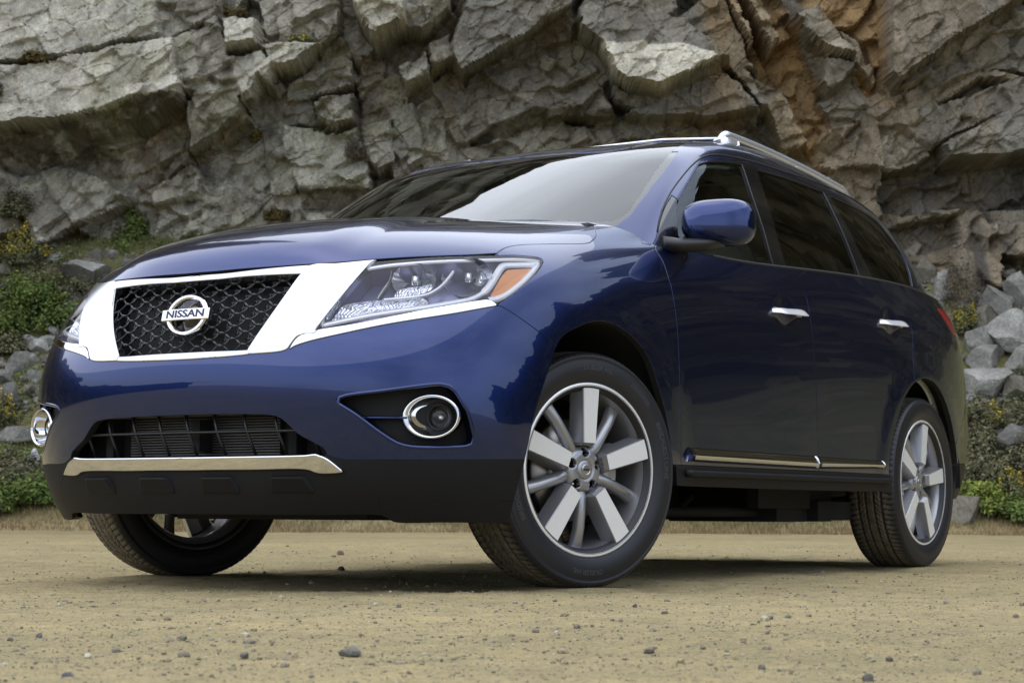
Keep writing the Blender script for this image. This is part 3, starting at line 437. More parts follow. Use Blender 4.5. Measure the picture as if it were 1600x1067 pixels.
# ------------------------------------------------------------------ wheels
TYR, RIMR, HUBZ, STEER = .383, .281, .374, .305
def tyre_mesh():
    # profile across the tyre: (radius, y) outboard side first
    half = []
    for r, y in [(.252, .088), (.262, .104), (.270, .109), (.276, .105), (.284, .110), (.300, .117), (.318, .120), (.336, .119), (.350, .115), (.358, .113), (.3595, .1155), (.366, .1115), (.3725, .105), (.3775, .097)]: half.append((r, y))
    tr = [(.3775+.0055*(1-(abs(y)/.097)**2.5), y) for y in np.linspace(.0925, -.0925, 45)]
    prof = half+tr+[(r, -y) for r, y in half[::-1]]
    n = 540; V = []; K = len(prof); nh = len(half)
    for i in range(n):
        a = 2*math.pi*i/n
        for j, (r, y) in enumerate(prof):
            dr = 0
            if nh <= j < nh+45:
                for g in (-.052, -.018, .018, .052):
                    if abs(y-g) < .0044: dr = .0065
                s_ = a*TYR
                if abs(y) > .056: ph = (s_+y*.25*(1 if y > 0 else -1)) % .0245
                elif abs(y) > .022: ph = (s_+(1 if y > 0 else -1)*y*1.3) % .0245
                else: ph = (s_-y*1.2) % .0196
                if ph < .0042: dr = max(dr, .0055 if abs(y) > .022 else .004)
            elif j in (nh-1, nh-2, nh+45, nh+46) and ((a*TYR) % .0245) < .0042: dr = .003
            rr = r-dr; V.append((rr*math.cos(a), y, rr*math.sin(a)))
    F = [(i*K+j, i*K+j+1, ((i+1) % n)*K+j+1, ((i+1) % n)*K+j) for i in range(n) for j in range(K-1)]
    return V, F
m = M['tyre'] = mat('tyre_rubber', (.014, .014, .017), .45)
g = N(m, 'ShaderNodeNewGeometry'); tc = objco(m); sx = N(m, 'ShaderNodeSeparateXYZ'); L(m, tc, sx.inputs[0])
ln = N(m, 'ShaderNodeMath'); ln.operation = 'ABSOLUTE'; L(m, sx.outputs['Y'], ln.inputs[0])
xz = N(m, 'ShaderNodeCombineXYZ'); L(m, sx.outputs['X'], xz.inputs[0]); L(m, sx.outputs['Z'], xz.inputs[2]); vl = N(m, 'ShaderNodeVectorMath'); vl.operation = 'LENGTH'; L(m, xz.outputs[0], vl.inputs[0])
dust = ramp(m, N(m, 'ShaderNodeMapRange', **{'From Min': .3765, 'From Max': .3808}).outputs[0], [(0, (0, 0, 0)), (1, (1, 1, 1))])
mr = [n for n in m.node_tree.nodes if n.type == 'MAP_RANGE'][0]; L(m, vl.outputs['Value'], mr.inputs['Value'])
nz = noise(m, 30, 5, vec=tc); dn = N(m, 'ShaderNodeMath'); dn.operation = 'MULTIPLY'; L(m, dust, dn.inputs[0]); L(m, ramp(m, nz, [(.3, (.45, .45, .45)), (.7, (1, 1, 1))]), dn.inputs[1])
L(m, mixc(m, dn.outputs[0], (.009, .009, .013), (.165, .14, .10)), P_(m).inputs['Base Color'])
rings = N(m, 'ShaderNodeTexWave', Scale=1.0); rings.wave_type = 'BANDS'
mm_ = N(m, 'ShaderNodeMath'); mm_.operation = 'MULTIPLY'; mm_.inputs[1].default_value = 900; L(m, vl.outputs['Value'], mm_.inputs[0]); sn = N(m, 'ShaderNodeMath'); sn.operation = 'SINE'; L(m, mm_.outputs[0], sn.inputs[0])
L(m, bump(m, sn.outputs[0], .12, .001), P_(m).inputs['Normal'])

def text_mesh(txt, size, extrude=0, bold=0):
    c = bpy.data.curves.new('t', 'FONT'); c.body = txt; c.size = size; c.extrude = extrude; c.offset = bold; c.align_x = 'CENTER'; c.align_y = 'CENTER'; c.resolution_u = 3
    o = bpy.data.objects.new('t', c); dg = bpy.context.evaluated_depsgraph_get(); col.objects.link(o); dg.update(); me = bpy.data.meshes.new_from_object(o.evaluated_get(dg))
    v = [tuple(q.co) for q in me.vertices]; f = [tuple(p.vertices) for p in me.polygons]
    bpy.data.objects.remove(o); bpy.data.meshes.remove(me); bpy.data.curves.remove(c); return v, f
M['letter'] = mat('tyre_lettering', (.045, .045, .052), .4)

def spoke_faces(mb, ang):
    """wide machined spoke: flat bright face on a deep grey body"""
    ca, sa = math.cos(ang), math.sin(ang); rad = Vector((ca, 0, sa)); tan = Vector((-sa, 0, ca)); out = Vector((0, 1, 0))
    st = [(.0755, .0215, -.0215, -.022, -.034), (.0775, .0225, -.0225, .004, -.034), (.086, .0265, -.0265, .020, -.036), (.262, .0350, -.0350, .021, -.030), (.2695, .036, -.036, .0225, -.02)]
    V = []; F = []; MI = []
    def ring(r, a, b, y0, yb, w): return [rad*r+tan*(a+w)+out*yb, rad*r+tan*a+out*(y0-.003), rad*r+tan*(a-.0025)+out*y0, rad*r+tan*(b+.0025)+out*y0, rad*r+tan*b+out*(y0-.003), rad*r+tan*(b-w)+out*yb]
    for i, (r, a, b, y0, yb) in enumerate(st): V += ring(r, a, b, y0, yb, .013)
    for i in range(len(st)-1):
        for j in range(5):
            F.append((i*6+j, i*6+j+1, (i+1)*6+j+1, (i+1)*6+j)); MI.append(1 if j == 2 and i >= 2 else 0)
    b0 = len(mb.f); mb.add(V, F, 0, False)
    for k, q in enumerate(MI): mb.m[b0+k] = q
def spoke_thin(mb, ang):
    ca, sa = math.cos(ang), math.sin(ang); rad = Vector((ca, 0, sa)); tan = Vector((-sa, 0, ca)); out = Vector((0, 1, 0))
    st = [(.066, .018, -.010, .022), (.085, .018, -.002, .024), (.13, .0165, .0, .026), (.19, .0165, -.004, .028), (.235, .019, -.014, .03), (.262, .028, -.026, .03)]
    V = []; n = 10
    for r, w_, y0, dp in st:
        for j in range(n+1):
            t = math.pi*j/n; V.append(rad*r+tan*(w_*math.cos(t)*(1+.25*(1-math.sin(t))))+out*(y0-dp+dp*math.sin(t)**.8))
    F = [(i*(n+1)+j, i*(n+1)+j+1, (i+1)*(n+1)+j+1, (i+1)*(n+1)+j) for i in range(len(st)-1) for j in range(n)]
    mb.add(V, F, 0, True)
def make_wheel():
    V, F = tyre_mesh(); wh = bpy.data.objects.new('wheel', None); wh.empty_display_size = .1; col.objects.link(wh)
    ty = mesh_obj('tyre', V, F, M['tyre'], wh)
    # raised lettering bent round the sidewall; same tyre part
    for txt, a0, sgn in (('BRIDGESTONE', R(-14), 1), ('BRIDGESTONE', R(166), 1), ('DUELER H/L', R(92), 1), ('DUELER H/L', R(272), 1), ('235/55R20', R(128), 1)):
        v, f = text_mesh(txt, .030 if 'B' in txt else .024, 0, .0006); lv = []
        for x, y, z in v:
            r = .327+y*.9; a = a0+x/.327; lv.append((r*math.cos(a), .1206-abs(r-.327)*.04, r*math.sin(a)))
        mesh_obj('lettering', lv, f, M['letter'], ty, smooth=False)
    mb = MB()
    mb.lathe([(.268, .108), (.2745, .1095), (.279, .107), (.281, .100)], 128, mi=1)
    mb.lathe([(.268, .108), (.2635, .100), (.258, .085), (.250, .070), (.245, .040), (.238, -.02), (.236, -.075), (.250, -.095), (.272, -.105), (.279, -.108)], 128, mi=0)
    mb.lathe([(.281, .100), (.262, .04), (.262, -.05), (.279, -.108)], 64, mi=0)
    sub = MB()
    for k in range(5): spoke_faces(sub, R(90+72*k)); spoke_thin(sub, R(126+72*k))
    mb.add([(x, y+.083, z) for x, y, z in sub.v], sub.f, 0, True); n0 = len(mb.f)-len(sub.f)
    for k in range(len(sub.f)): mb.m[n0+k] = sub.m[k]; mb.sm[n0+k] = sub.sm[k]
    # hub with lug pockets
    hub = MB(); rings = []
    NA = 160; prof = [(.0, .078), (.030, .078), (.033, .082), (.038, .083), (.050, .083), (.062, .081), (.072, .076), (.078, .064), (.082, .045), (.078, .02)]
    HV = []; 
    rr = list(np.linspace(.031, .082, 22))
    def hy(r, a):
        y = np.interp(r, [.031, .038, .052, .066, .076, .082], [.082, .085, .085, .080, .066, .04])
        d = min(math.hypot(r*math.cos(a)-.0575*math.cos(R(90+72*k)), r*math.sin(a)-.0575*math.sin(R(90+72*k))) for k in range(5))
        if d < .0155: y = min(y, .045+max(0, (d-.0125))*13)
        elif d < .018: y -= (.018-d)*.6
        return y
    for i in range(NA):
        a = 2*math.pi*i/NA
        for r in rr: HV.append((r*math.cos(a), hy(r, a), r*math.sin(a)))
    K = len(rr); q0 = len(mb.f); mb.add(HV, [(i*K+j, i*K+j+1, ((i+1) % NA)*K+j+1, ((i+1) % NA)*K+j) for i in range(NA) for j in range(K-1)], 0, True)
    for q1 in range(NA*(K-1)):
        i, j = divmod(q1, K-1); a = 2*math.pi*(i+.5)/NA; r = (rr[j]+rr[j+1])/2
        if min(math.hypot(r*math.cos(a)-.0575*math.cos(R(90+72*k)), r*math.sin(a)-.0575*math.sin(R(90+72*k))) for k in range(5)) < .0150: mb.m[q0+q1] = 2  # pocket faces black, painting in the shade of their depth
    rim = mb.build('rim', [M['silver'], M['machined'], M['gloss']], wh)
    for k in range(5):
        nut = MB()
        cx, cz = .0575*math.cos(R(90+72*k)), .0575*math.sin(R(90+72*k))
        nut.lathe([(0, .068), (.005, .066), (.0072, .063), (.0080, .05), (.0080, .044)], 6, c=(cx, 0, cz), mi=0)
        autosmooth(nut.build('lug_nut', M['chrome'], rim))
    cap = MB(); cap.lathe([(0, .087), (.024, .0868), (.0285, .085), (.031, .081)], 48)
    cp = cap.build('centre_cap', M['silver'], wh)
    lg = MB(); lg.tube([(.016*math.cos(R(a)), .0885, .0155*math.sin(R(a))) for a in range(0, 360, 12)], .0024, 6, closed=True); lg.box((0, .0892, 0), (.040, .002, .0075))
    lg.build('emblem', M['chrome'], cp)
    val = MB(); val.tube([(.19, .055, -.155), (.183, .072, -.150)], .004, 8); val.build('valve', M['black'], wh)
    return wh
def make_brake(side):
    e = MB(); e.lathe([(.0, .03), (.08, .03), (.09, .02), (.10, .012), (.165, .012), (.165, -.012), (.10, -.012)], 72); d = e.build('brake_disc', M['steel'])
    c = MB()
    for s_ in (1,):
        V = []; F = []
        A = np.linspace(R(150), R(205), 12)
        prof = [(.10, .02), (.10, .048), (.125, .055), (.165, .050), (.178, .035), (.178, -.045), (.12, -.05)]
        for a in A:
            for r, y in prof: V.append((r*math.cos(a), y, r*math.sin(a)))
        K = len(prof); F = [(i*K+j, i*K+j+1, (i+1)*K+j+1, (i+1)*K+j) for i in range(11) for j in range(K-1)]+[tuple(range(K)), tuple(11*K+j for j in range(K))[::-1]]
        c.add(V, F, 0, False)
        for a in (R(160), R(195)): c.lathe([(0, .062), (.012, .062), (.014, .055), (.014, .045)], 12, c=(.14*math.cos(a), 0, .14*math.sin(a)))
    k = c.build('brake_caliper', M['caliper']); bevel(k, .003)
    return d, k
W0 = make_wheel(); D0, C0 = make_brake(1)
first = True
for x, sy, st in ((0, 1, STEER), (0, -1, STEER), (-2.9, 1, 0), (-2.9, -1, 0)):
    if first: wobj = W0; kids = None
    else:
        wobj = W0.copy(); col.objects.link(wobj)
        for ch in [c for c in W0.children if c.name.split('.')[0] in ('tyre', 'rim', 'centre_cap', 'valve')]:
            c2 = ch.copy(); col.objects.link(c2); c2.parent = wobj
            for g_ in ch.children: g2 = g_.copy(); col.objects.link(g2); g2.parent = c2
    wobj.parent = car; wobj.location = (x, sy*.835, HUBZ); rot0 = {1: R(-2), -1: R(8)}[sy]+(R(0) if x == 0 else R(-8))
    # outer face looks outboard
    rz = -st+(0 if sy > 0 else math.pi); wobj.rotation_euler = (Matrix.Rotation(rz, 3, 'Z') @ Matrix.Rotation(rot0, 3, 'Y')).to_euler()
    for src in (D0, C0):
        q = src if first else src.copy()
        if not first: col.objects.link(q)
        q.parent = car; q.location = (x, sy*.835, HUBZ); q.rotation_euler = (0, 0, rz)
        if q.name.startswith('brake_caliper') and sy > 0: q.rotation_euler = (Matrix.Rotation(rz, 3, 'Z') @ Matrix.Rotation(R(0 if x > -1 else 180), 3, 'Y')).to_euler()
    first = False
# wheel-arch liners
for x, sy in ((0, 1), (0, -1), (-2.87, 1), (-2.87, -1)):
    l_ = MB(); y0, y1 = sorted((sy*.50, sy*.945)); l_.lathe([(.0, sy*.50), (.485, sy*.50), (.485, sy*.70), (.480, sy*.952)], 40, c=(x, 0, .37), a0=R(-2), a1=R(182)); l_.build('wheel_arch_liner', M['dark'], car)
    a = MB(); a.tube([(x, sy*.1, HUBZ), (x, sy*.72, HUBZ)], .035, 10); a.build('axle', M['dark'], car)
# ------------------------------------------------------------------ grille, emblem, lamps, mirrors, handles, trim
_u, _v = np.meshgrid(np.linspace(0, 5, 161), np.linspace(1, 6.3, 161), indexing='ij'); _FX, _FN = body.ev(_u.ravel(), _v.ravel())
_kd = KDTree(len(_FX))
for i_, q in enumerate(_FX): _kd.insert((0, q[1], q[2]), i_)
_kd.balance()
def fx(y, z):
    r = _kd.find_n((0, abs(y), z), 4); w_ = [1/(d+1e-5) for _, _, d in r]; return sum(_FX[i][0]*k for (_, i, _), k in zip(r, w_))/sum(w_)
def side_y(x, z):
    """outer y of the body side at (x,z)"""
    if not hasattr(side_y, 'kd'):
        uu, vv = np.meshgrid(np.linspace(4.5, 14, 400), np.linspace(.5, 9, 160), indexing='ij'); X = body.pos(uu.ravel(), vv.ravel()); kd = KDTree(len(X))
        for i, q in enumerate(X): kd.insert((q[0], 0, q[2]), i)
        kd.balance(); side_y.kd = kd; side_y.X = X
    r = side_y.kd.find_n((x, 0, z), 3); w_ = [1/(d+1e-5) for _, _, d in r]; return sum(side_y.X[i][1]*k for (_, i, _), k in zip(r, w_))/sum(w_)

# grille mesh: staggered honeycomb of slim bars behind the opening
gy = [body.pos(a, b)[0] for a, b in cb['grille']]
gpoly = [(q[1], q[2]) for q in gy]
def in_grille(y, z, mg=.0):
    return bool(inside(np.array([abs(y)]), np.array([z]), [(max(a, 0) if a < 1e-4 else a+mg, b) for a, b in gpoly])[0])
gm = MB(); cw, chh = .0900, .0196
def gp(y, z, d=.030): return Vector((fx(y, min(max(z, .73), .95))-d, y, z))
for r_ in range(-1, 15):
    for c_ in range(-6, 7):
        cy = c_*cw+(cw/2 if r_ % 2 else 0); cz = .722+r_*chh
        if not in_grille(cy, cz): continue
        hw = cw/2
        gm.tube([gp(cy-.011, cz-.0005, .026), gp(cy, cz+.001, .022), gp(cy+.011, cz-.0005, .026)], [.0032, .0046, .0032], 8)
        for sx_ in (-1, 1):
            for sz_ in (-1, 1):
                if in_grille(cy+sx_*hw*.5, cz+sz_*chh*.5): gm.tube([gp(cy+sx_*.009, cz, .026), gp(cy+sx_*hw*.5, cz+sz_*chh*.42, .029), gp(cy+sx_*(hw-.009), cz+sz_*chh, .026)], [.0030, .0021, .0030], 6)
        if in_grille(cy, cz+chh): gm.tube([gp(cy-.012, cz+chh, .050), gp(cy+.012, cz+chh, .050)], .0050, 6); gm.tube([gp(cy, cz+chh*.3, .045), gp(cy, cz+chh*1.7, .045)], .0022, 5)
grl = gm.build('grille', M['gloss_soft'] if 'gloss_soft' in M else mat('grille_plastic', (.013, .013, .017), .30, 0, .4), car)
gb = MB(); 
for (y0, y1, z0, z1) in [(-.44, .44, .69, 1.0)]:
    V = [];
    for i in range(21):
        for j in range(6): y = y0+(y1-y0)*i/20; z = z0+(z1-z0)*j/5; V.append((fx(y, z)-.075, y, z))
    gb.add(V, [(i*6+j, (i+1)*6+j, (i+1)*6+j+1, i*6+j+1) for i in range(20) for j in range(5)])
gb.build('grille_backing', M['dark'], car)
# inner black lip of the opening
lip = MB(); n_ = len(gy)
for sg in (1, -1):
    V = []
    for q, (a, b) in zip(gy, cb['grille']):
        X, Nn = body.ev(a, b); t = np.array([0, .35-q[1]*1.0, .84-q[2]]) * 0
        V.append((X[0]-Nn[0]*.006)*[1, sg, 1]); V.append((X[0]-Nn[0]*.075)*[1, sg, 1])
    F = []
    for i in range(n_):
        j = (i+1) % n_
        if abs(gy[i][1]) < 1e-4 and abs(gy[j][1]) < 1e-4: continue
        F.append((2*i, 2*j, 2*j+1, 2*i+1))
    lip.add(V, F, 0, True)
lip.build('grille_lip', M['gloss'], gsur)

# emblem: ring, cross bar and raised lettering on a round black pad
ec = Vector((.905, 0, .842)); tilt = R(12)
ex = Vector((0, 1, 0)); ez = Vector((-math.sin(tilt), 0, math.cos(tilt))); en = Vector((math.cos(tilt), 0, math.sin(tilt)))
def ep(a, b, c=0): return ec+ex*a+ez*b+en*c
pad = MB(); pad.tube([ep(0, 0, -.035), ep(0, 0, -.004)], .052, 32); pad.build('emblem_pad', M['gloss'], grl)
em = MB(); V = []; n_ = 72
sec = [(1.0, -.006), (.985, .003), (.93, .0085), (.83, .0085), (.765, .004), (.75, -.006)]
for i in range(n_):
    a = 2*math.pi*i/n_
    for s_, h in sec: V.append(ep(.086*s_*math.cos(a), .068*s_*math.sin(a), h))
K = len(sec); em.add(V, [(i*K+j, ((i+1) % n_)*K+j, ((i+1) % n_)*K+j+1, i*K+j+1) for i in range(n_) for j in range(K-1)])
V = []
for i, a in enumerate(np.linspace(-.097, .097, 25)):
    bow = .004*(1-(a/.097)**2)
    for b, h in ((-.0185, -.004), (-.0185, .009), (-.0165, .0115), (.0165, .0115), (.0185, .009), (.0185, -.004)): V.append(ep(a, b, h+bow))
em.add(V, [(i*6+j, (i+1)*6+j, (i+1)*6+j+1, i*6+j+1) for i in range(24) for j in range(5)]+[tuple(range(6)), tuple(24*6+j for j in range(6))[::-1]], 0, True)
emo = em.build('emblem', M['chrome'], grl); autosmooth(emo, 30)
lv, lf = text_mesh('NISSAN', .029, 0, .0009)
mesh_obj('lettering', [ep(x*1.62, y*1.15, .0122+.004*(1-(x*1.62/.097)**2)) for x, y, z in lv], lf, mat('letter_ink', (.012, .012, .05), .4), emo, smooth=False)

# head lamps
def ribbon(mb, pts, wdt, thick=.004, mi=0, nrm=None):
    """flat band along pts whose face points along the surface normal"""
    P = [Vector(q[:3]) for q in pts]; Q = [Vector(q[3:6]) for q in pts]; V = []
    wd = list(np.interp(np.linspace(0, 1, len(P)), np.linspace(0, 1, len(wdt)), wdt)) if hasattr(wdt, '__len__') else [wdt]*len(P)
    for i, p in enumerate(P):
        t = (P[min(i+1, len(P)-1)]-P[max(i-1, 0)]).normalized(); n = Q[i]; s = t.cross(n).normalized(); h = wd[i]/2
        V += [p-s*h-n*thick, p-s*h*.9, p+n*thick*.4, p+s*h*.9, p+s*h-n*thick]
    F = [(i*5+j, (i+1)*5+j, (i+1)*5+j+1, i*5+j+1) for i in range(len(P)-1) for j in range(4)]
    mb.add(V, F, mi, True)
def dens(pts, k=5):
    out = []; P = [np.array(q) for q in pts]
    for i in range(len(P)-1):
        p0, p1, p2, p3 = P[max(i-1, 0)], P[i], P[i+1], P[min(i+2, len(P)-1)]
        for j in range(k): t = j/k; out.append(.5*((2*p1)+(-p0+p2)*t+(2*p0-5*p1+4*p2-p3)*t*t+(-p0+3*p1-3*p2+p3)*t**3))
    return out+[P[-1]]
def flip(pts, sg): return [[q[0], q[1]*sg, q[2], q[3], q[4]*sg, q[5]] for q in pts]
def plate(name, pts, material, parent, off=0, relief=None):
    """filled patch with its own normals; relief = pressed ribs"""
    P = [Vector(q[:3]) for q in pts]; c = sum(P, Vector())/len(P); nn = sum((Vector(q[3:6]) for q in pts), Vector()).normalized(); mb = MB(); V = []; K = 9
    for i, p in enumerate(P):
        for k in range(K):
            t = k/(K-1); q = p.lerp(c, t)+nn*off
            if relief: q -= nn*relief*(abs(math.sin(i*1.9))*math.sin(math.pi*min(t*1.3, 1)))
            V.append(q)
    n = len(P); mb.add(V, [(i*K+k, ((i+1) % n)*K+k, ((i+1) % n)*K+k+1, i*K+k+1) for i in range(n) for k in range(K-1)], 0, True)
    return mb.build(name, material, parent)
flute = M['flute'] = mat('fluted_reflector', (.85, .86, .92), .10, 1)
wv = N(flute, 'ShaderNodeTexWave', Scale=38); wv.bands_direction = 'X'; L(flute, objco(flute), wv.inputs['Vector']); L(flute, bump(flute, wv.outputs['Fac'], .6, .004), P_(flute).inputs['Normal'])
M['bulb'] = mat('bulb_glass', (.8, .8, .85), .05, .3, 1)
for sg in (1, -1):
    hl = skin_obj('headlight', car, SKB, 'hl', M['lens'], M['gloss'], sign=sg, depth=.008, bev=.002)
    skin_obj('lamp_housing', hl, SKB, 'hl', M['lampgrey'], M['lampgrey'], sign=sg, off=-.095, depth=.004)
    V, F, MI, NN = SKB.part('hl', off=-.008, depth=.095, sign=sg)
    k = [i for i, m_ in enumerate(MI) if m_ == 1]; mesh_obj('lamp_wall', V, [F[i] for i in k], M['lampgrey'], hl)
    rbn = MB()
    ribbon(rbn, dens(flip(C3['hl_bottom_line'], sg)), [.016]*35+[.024]*36, .006)
    ribbon(rbn, dens(flip(C3['hl_amber_line'], sg)), .020, .006)
    ribbon(rbn, dens(flip(C3['hl_top_line'], sg)), .014, .005)
    rbn.build('lamp_trim', M['bright'], hl)
    am = dens(flip(C3['amber'], sg)+[flip(C3['amber'], sg)[0]], 3)[:-1]; plate('turn_signal', am, M['amber'], hl, 0)
    dr = dens(flip(C3['drl'], sg)+[flip(C3['drl'], sg)[0]], 4)[:-1]; plate('daytime_lamp', dr, M['flute'], hl, 0, .03)
    for fk in ('flute_a', 'flute_b', 'flute_c'): plate('reflector_facets', dens(flip(C3[fk], sg)+[flip(C3[fk], sg)[0]], 4)[:-1], M['flute'], hl, 0, .016)
    bl = MB(); ribbon(bl, dens(flip(C3['bowl_line'], sg)), .010, .010); ribbon(bl, dens(flip(C3['amber_pole'], sg)), [.004]*6+[.009]*10, .02, 1)
    bl.build('bowl_trim', [M['bright'], M['steel']], hl)
    for nm, cen, rad_, dep in (('high_beam', C3['bowl_high'][0], .062, .07), ('low_beam', C3['bowl_low'][0], .072, .08)):
        p = Vector(cen[:3]); p.y *= sg; ax = Vector((.93, .34*sg, .02)).normalized(); sd_ = ax.cross(Vector((0, 0, 1))).normalized(); up = sd_.cross(ax)
        mb = MB(); V = []; n = 64; K = 14
        for i in range(n):
            a = 2*math.pi*i/n
            for k2 in range(K):
                t = k2/(K-1); r_ = rad_*(.12+.88*t)*(1+.012*math.cos(14*a)*t); h = -dep*(1-t*t)
                V.append(p+sd_*r_*math.cos(a)*1.12+up*r_*.86*math.sin(a)+ax*(h-.012))
        mb.add(V, [(i*K+k2, i*K+k2+1, ((i+1) % n)*K+k2+1, ((i+1) % n)*K+k2) for i in range(n) for k2 in range(K-1)])
        mb.tube([p-ax*dep, p-ax*(dep*.35)], [.008, .007], 12, mi=1)
        mb.tube([p-ax*(dep*.38)-up*.014, p-ax*(dep*.38)+up*.014], .011, 10, mi=2)
        mb.build(nm, [M['reflector'], M['bulb'], M['reflector']], hl)
    # fog lamp pocket
    pocket = skin_obj('fog_lamp_pocket', bmp, SKB, 'fog', M['dark'], M['paint'], sign=sg, off=-.055, depth=.004, retract=-.001)
    V, F, MI, NN = SKB.part('fog', off=-.003, depth=.055, retract=.004, sign=sg)
    k = [i for i, m_ in enumerate(MI) if m_ == 1]; o = mesh_obj('pocket_wall', V, [F[i] for i in k], M['paint'], bmp)
    lp = MB(); _q = [body.ev(a, b) for a, b in cb['fog'][::3]]; lp.tube([((X[0]-Nn[0]*.004)*[1, sg, 1]) for X, Nn in _q], .0065, 8, closed=True); lp.build('pocket_lip', M['paint'], bmp)
    pos = Vector((.732, .806*sg, .5165)); ax = Vector((math.cos(R(20)), math.sin(R(20))*sg, 0)); sd_ = ax.cross(Vector((0, 0, 1))).normalized()*(-sg); up = Vector((0, 0, 1))
    fl = MB(); V = []; n = 64; prof = [(1.0, -.030), (1.0, .0), (.985, .006), (.93, .010), (.86, .008), (.82, .0), (.80, -.01), (.62, -.03), (.48, -.043)]
    for i in range(n):
        a = 2*math.pi*i/n
        for s_, h in prof:
            sh = .016*(1-s_)/.52  # inner ring sits outboard
            V.append(pos+sd_*(.089*s_*(1 if s_ > .7 else .94)*math.cos(a)+sh)+up*(.0665*s_*(1+.10*(1-s_))*math.sin(a))+ax*h)
    K = len(prof); fl.add(V, [(i*K+j, i*K+j+1, ((i+1) % n)*K+j+1, ((i+1) % n)*K+j) for i in range(n) for j in range(K-1)])
    fo = fl.build('fog_light', M['chrome'], bmp)
    fl = MB(); c0 = pos+sd_*.017-ax*.040
    def ringp(r_, h): return [c0+(sd_*math.cos(t)+up*math.sin(t))*r_+ax*h for t in [2*math.pi*q/48 for q in range(48)]]
    V = sum([ringp(r_, h) for r_, h in ((.040, -.005), (.0375, .010), (.0355, .012), (.034, .006), (.033, -.03), (.0, -.035))], [])
    fl.add(V, [(a*48+b, a*48+(b+1) % 48, (a+1)*48+(b+1) % 48, (a+1)*48+b) for a in range(5) for b in range(48)]); fl.build('bezel', M['black'], fo)
    fl = MB(); V = sum([ringp(r_, h) for r_, h in ((.033, .002), (.027, .010), (.016, .0155), (.0, .018))], [])
    fl.add(V, [(a*48+b, a*48+(b+1) % 48, (a+1)*48+(b+1) % 48, (a+1)*48+b) for a in range(3) for b in range(48)]); fl.build('lens', M['lens'], fo)
    fl = MB(); V = sum([ringp(r_, h) for r_, h in ((.032, 0), (.024, -.018), (.010, -.028), (.0, -.03))], [])
    fl.add(V, [(a*48+b, a*48+(b+1) % 48, (a+1)*48+(b+1) % 48, (a+1)*48+b) for a in range(3) for b in range(48)]); fl.tube([c0-ax*.03, c0-ax*.002], .007, 10); fl.build('reflector', M['reflector'], fo)
    ft = MB(); a_, b_ = Vector((.845, .625*sg, .513)), Vector((.772, .735*sg, .513)); ft.tube([a_-Vector((.02, 0, 0)), b_-Vector((.02, 0, 0))], .011, 8, sq=(1.6, .5)); ft.build('pocket_bar', M['paint'], bmp)
    # mirror
    mc = Vector((-.735, 1.018*sg, 1.262)); mb = MB(); V = []; nu_, nv_ = 48, 32
    def spow(c, e): return math.copysign(abs(c)**e, c)
    for i in range(nu_):
        th = 2*math.pi*i/nu_
        for j in range(nv_+1):
            ph = -math.pi/2+math.pi*j/nv_; cp = spow(math.cos(ph), .62); x_ = spow(math.cos(th), .8)*cp; y_ = spow(math.sin(th), .72)*cp; z_ = spow(math.sin(ph), .70)
            fa = .095 if x_ > 0 else .055
            z2 = .083*z_*(1+.06*y_) - .004*y_; q = Vector((fa*x_*(1-.12*y_), (.134*y_), z2)); q = Matrix.Rotation(R(8)*1, 3, 'Z') @ q; q.y *= sg
            V.append(mc+q)
    F = [(i*(nv_+1)+j, ((i+1) % nu_)*(nv_+1)+j, ((i+1) % nu_)*(nv_+1)+j+1, i*(nv_+1)+j+1) for i in range(nu_) for j in range(nv_)]
    if sg < 0: F = [f[::-1] for f in F]
    mb.add(V, F); 
    for k in range(len(F)): mb.m[k] = 1 if (k % nv_) < 6 else 0  # lower housing black, a dark reflection put into the colour
    mr_ = mb.build('side_mirror', [M['paint'], M['gloss']], car)
    ar = MB(); ar.tube([(-.585, .865*sg, 1.178), (-.63, .915*sg, 1.176), (-.685, .975*sg, 1.182), (-.735, 1.02*sg, 1.198)], [.052, .042, .040, .046], 18, sq=(1.3, .60)); ar.build('mirror_arm', M['black'], mr_)
    # door handles
    for hi, (hx, hz) in enumerate(((-1.405, 1.007), (-2.468, 1.053))):
        mb = MB(); V = []; st = [(.128, .0, .0), (.122, .010, .35), (.11, .020, .62), (.085, .026, .86), (.05, .028, .92), (.0, .028, .90), (-.05, .029, 1.02), (-.085, .030, 1.0), (-.115, .030, 1.0), (-.128, .024, .95), (-.134, .012, .9), (-.135, .0, .5)]
        for dx, dy, w_ in st:
            yb = side_y(hx+dx*1, hz); yb = .958 if hi == 0 else .955
            for j in range(14):
                t = 2*math.pi*j/14; V.append((hx+dx, (yb+.003+dy+.009*math.cos(t)*max(w_, .3)-.017*w_*math.sin(t))*sg, hz+.0145*max(w_, .55 if dx > .12 else w_)*spow(math.sin(t), .8)-dx*.045))
        F = [(i*14+j, i*14+(j+1) % 14, (i+1)*14+(j+1) % 14, (i+1)*14+j) for i in range(len(st)-1) for j in range(14)]
        mb.add(V, F if sg > 0 else [f[::-1] for f in F])
        mb.box((hx+.10, .958*sg, hz), (.03, .03, .016)); mb.box((hx-.11, .958*sg, hz), (.035, .03, .02))
        hd = mb.build('door_handle', M['bright'], fd if False else None)
        hd.parent = [c for c in car.children if c.name.startswith('front_door' if hi == 0 else 'rear_door')][0 if sg > 0 else 1]
    # chrome strip low on the doors
    P = dens(flip(C3['side_strip'], sg), 14)
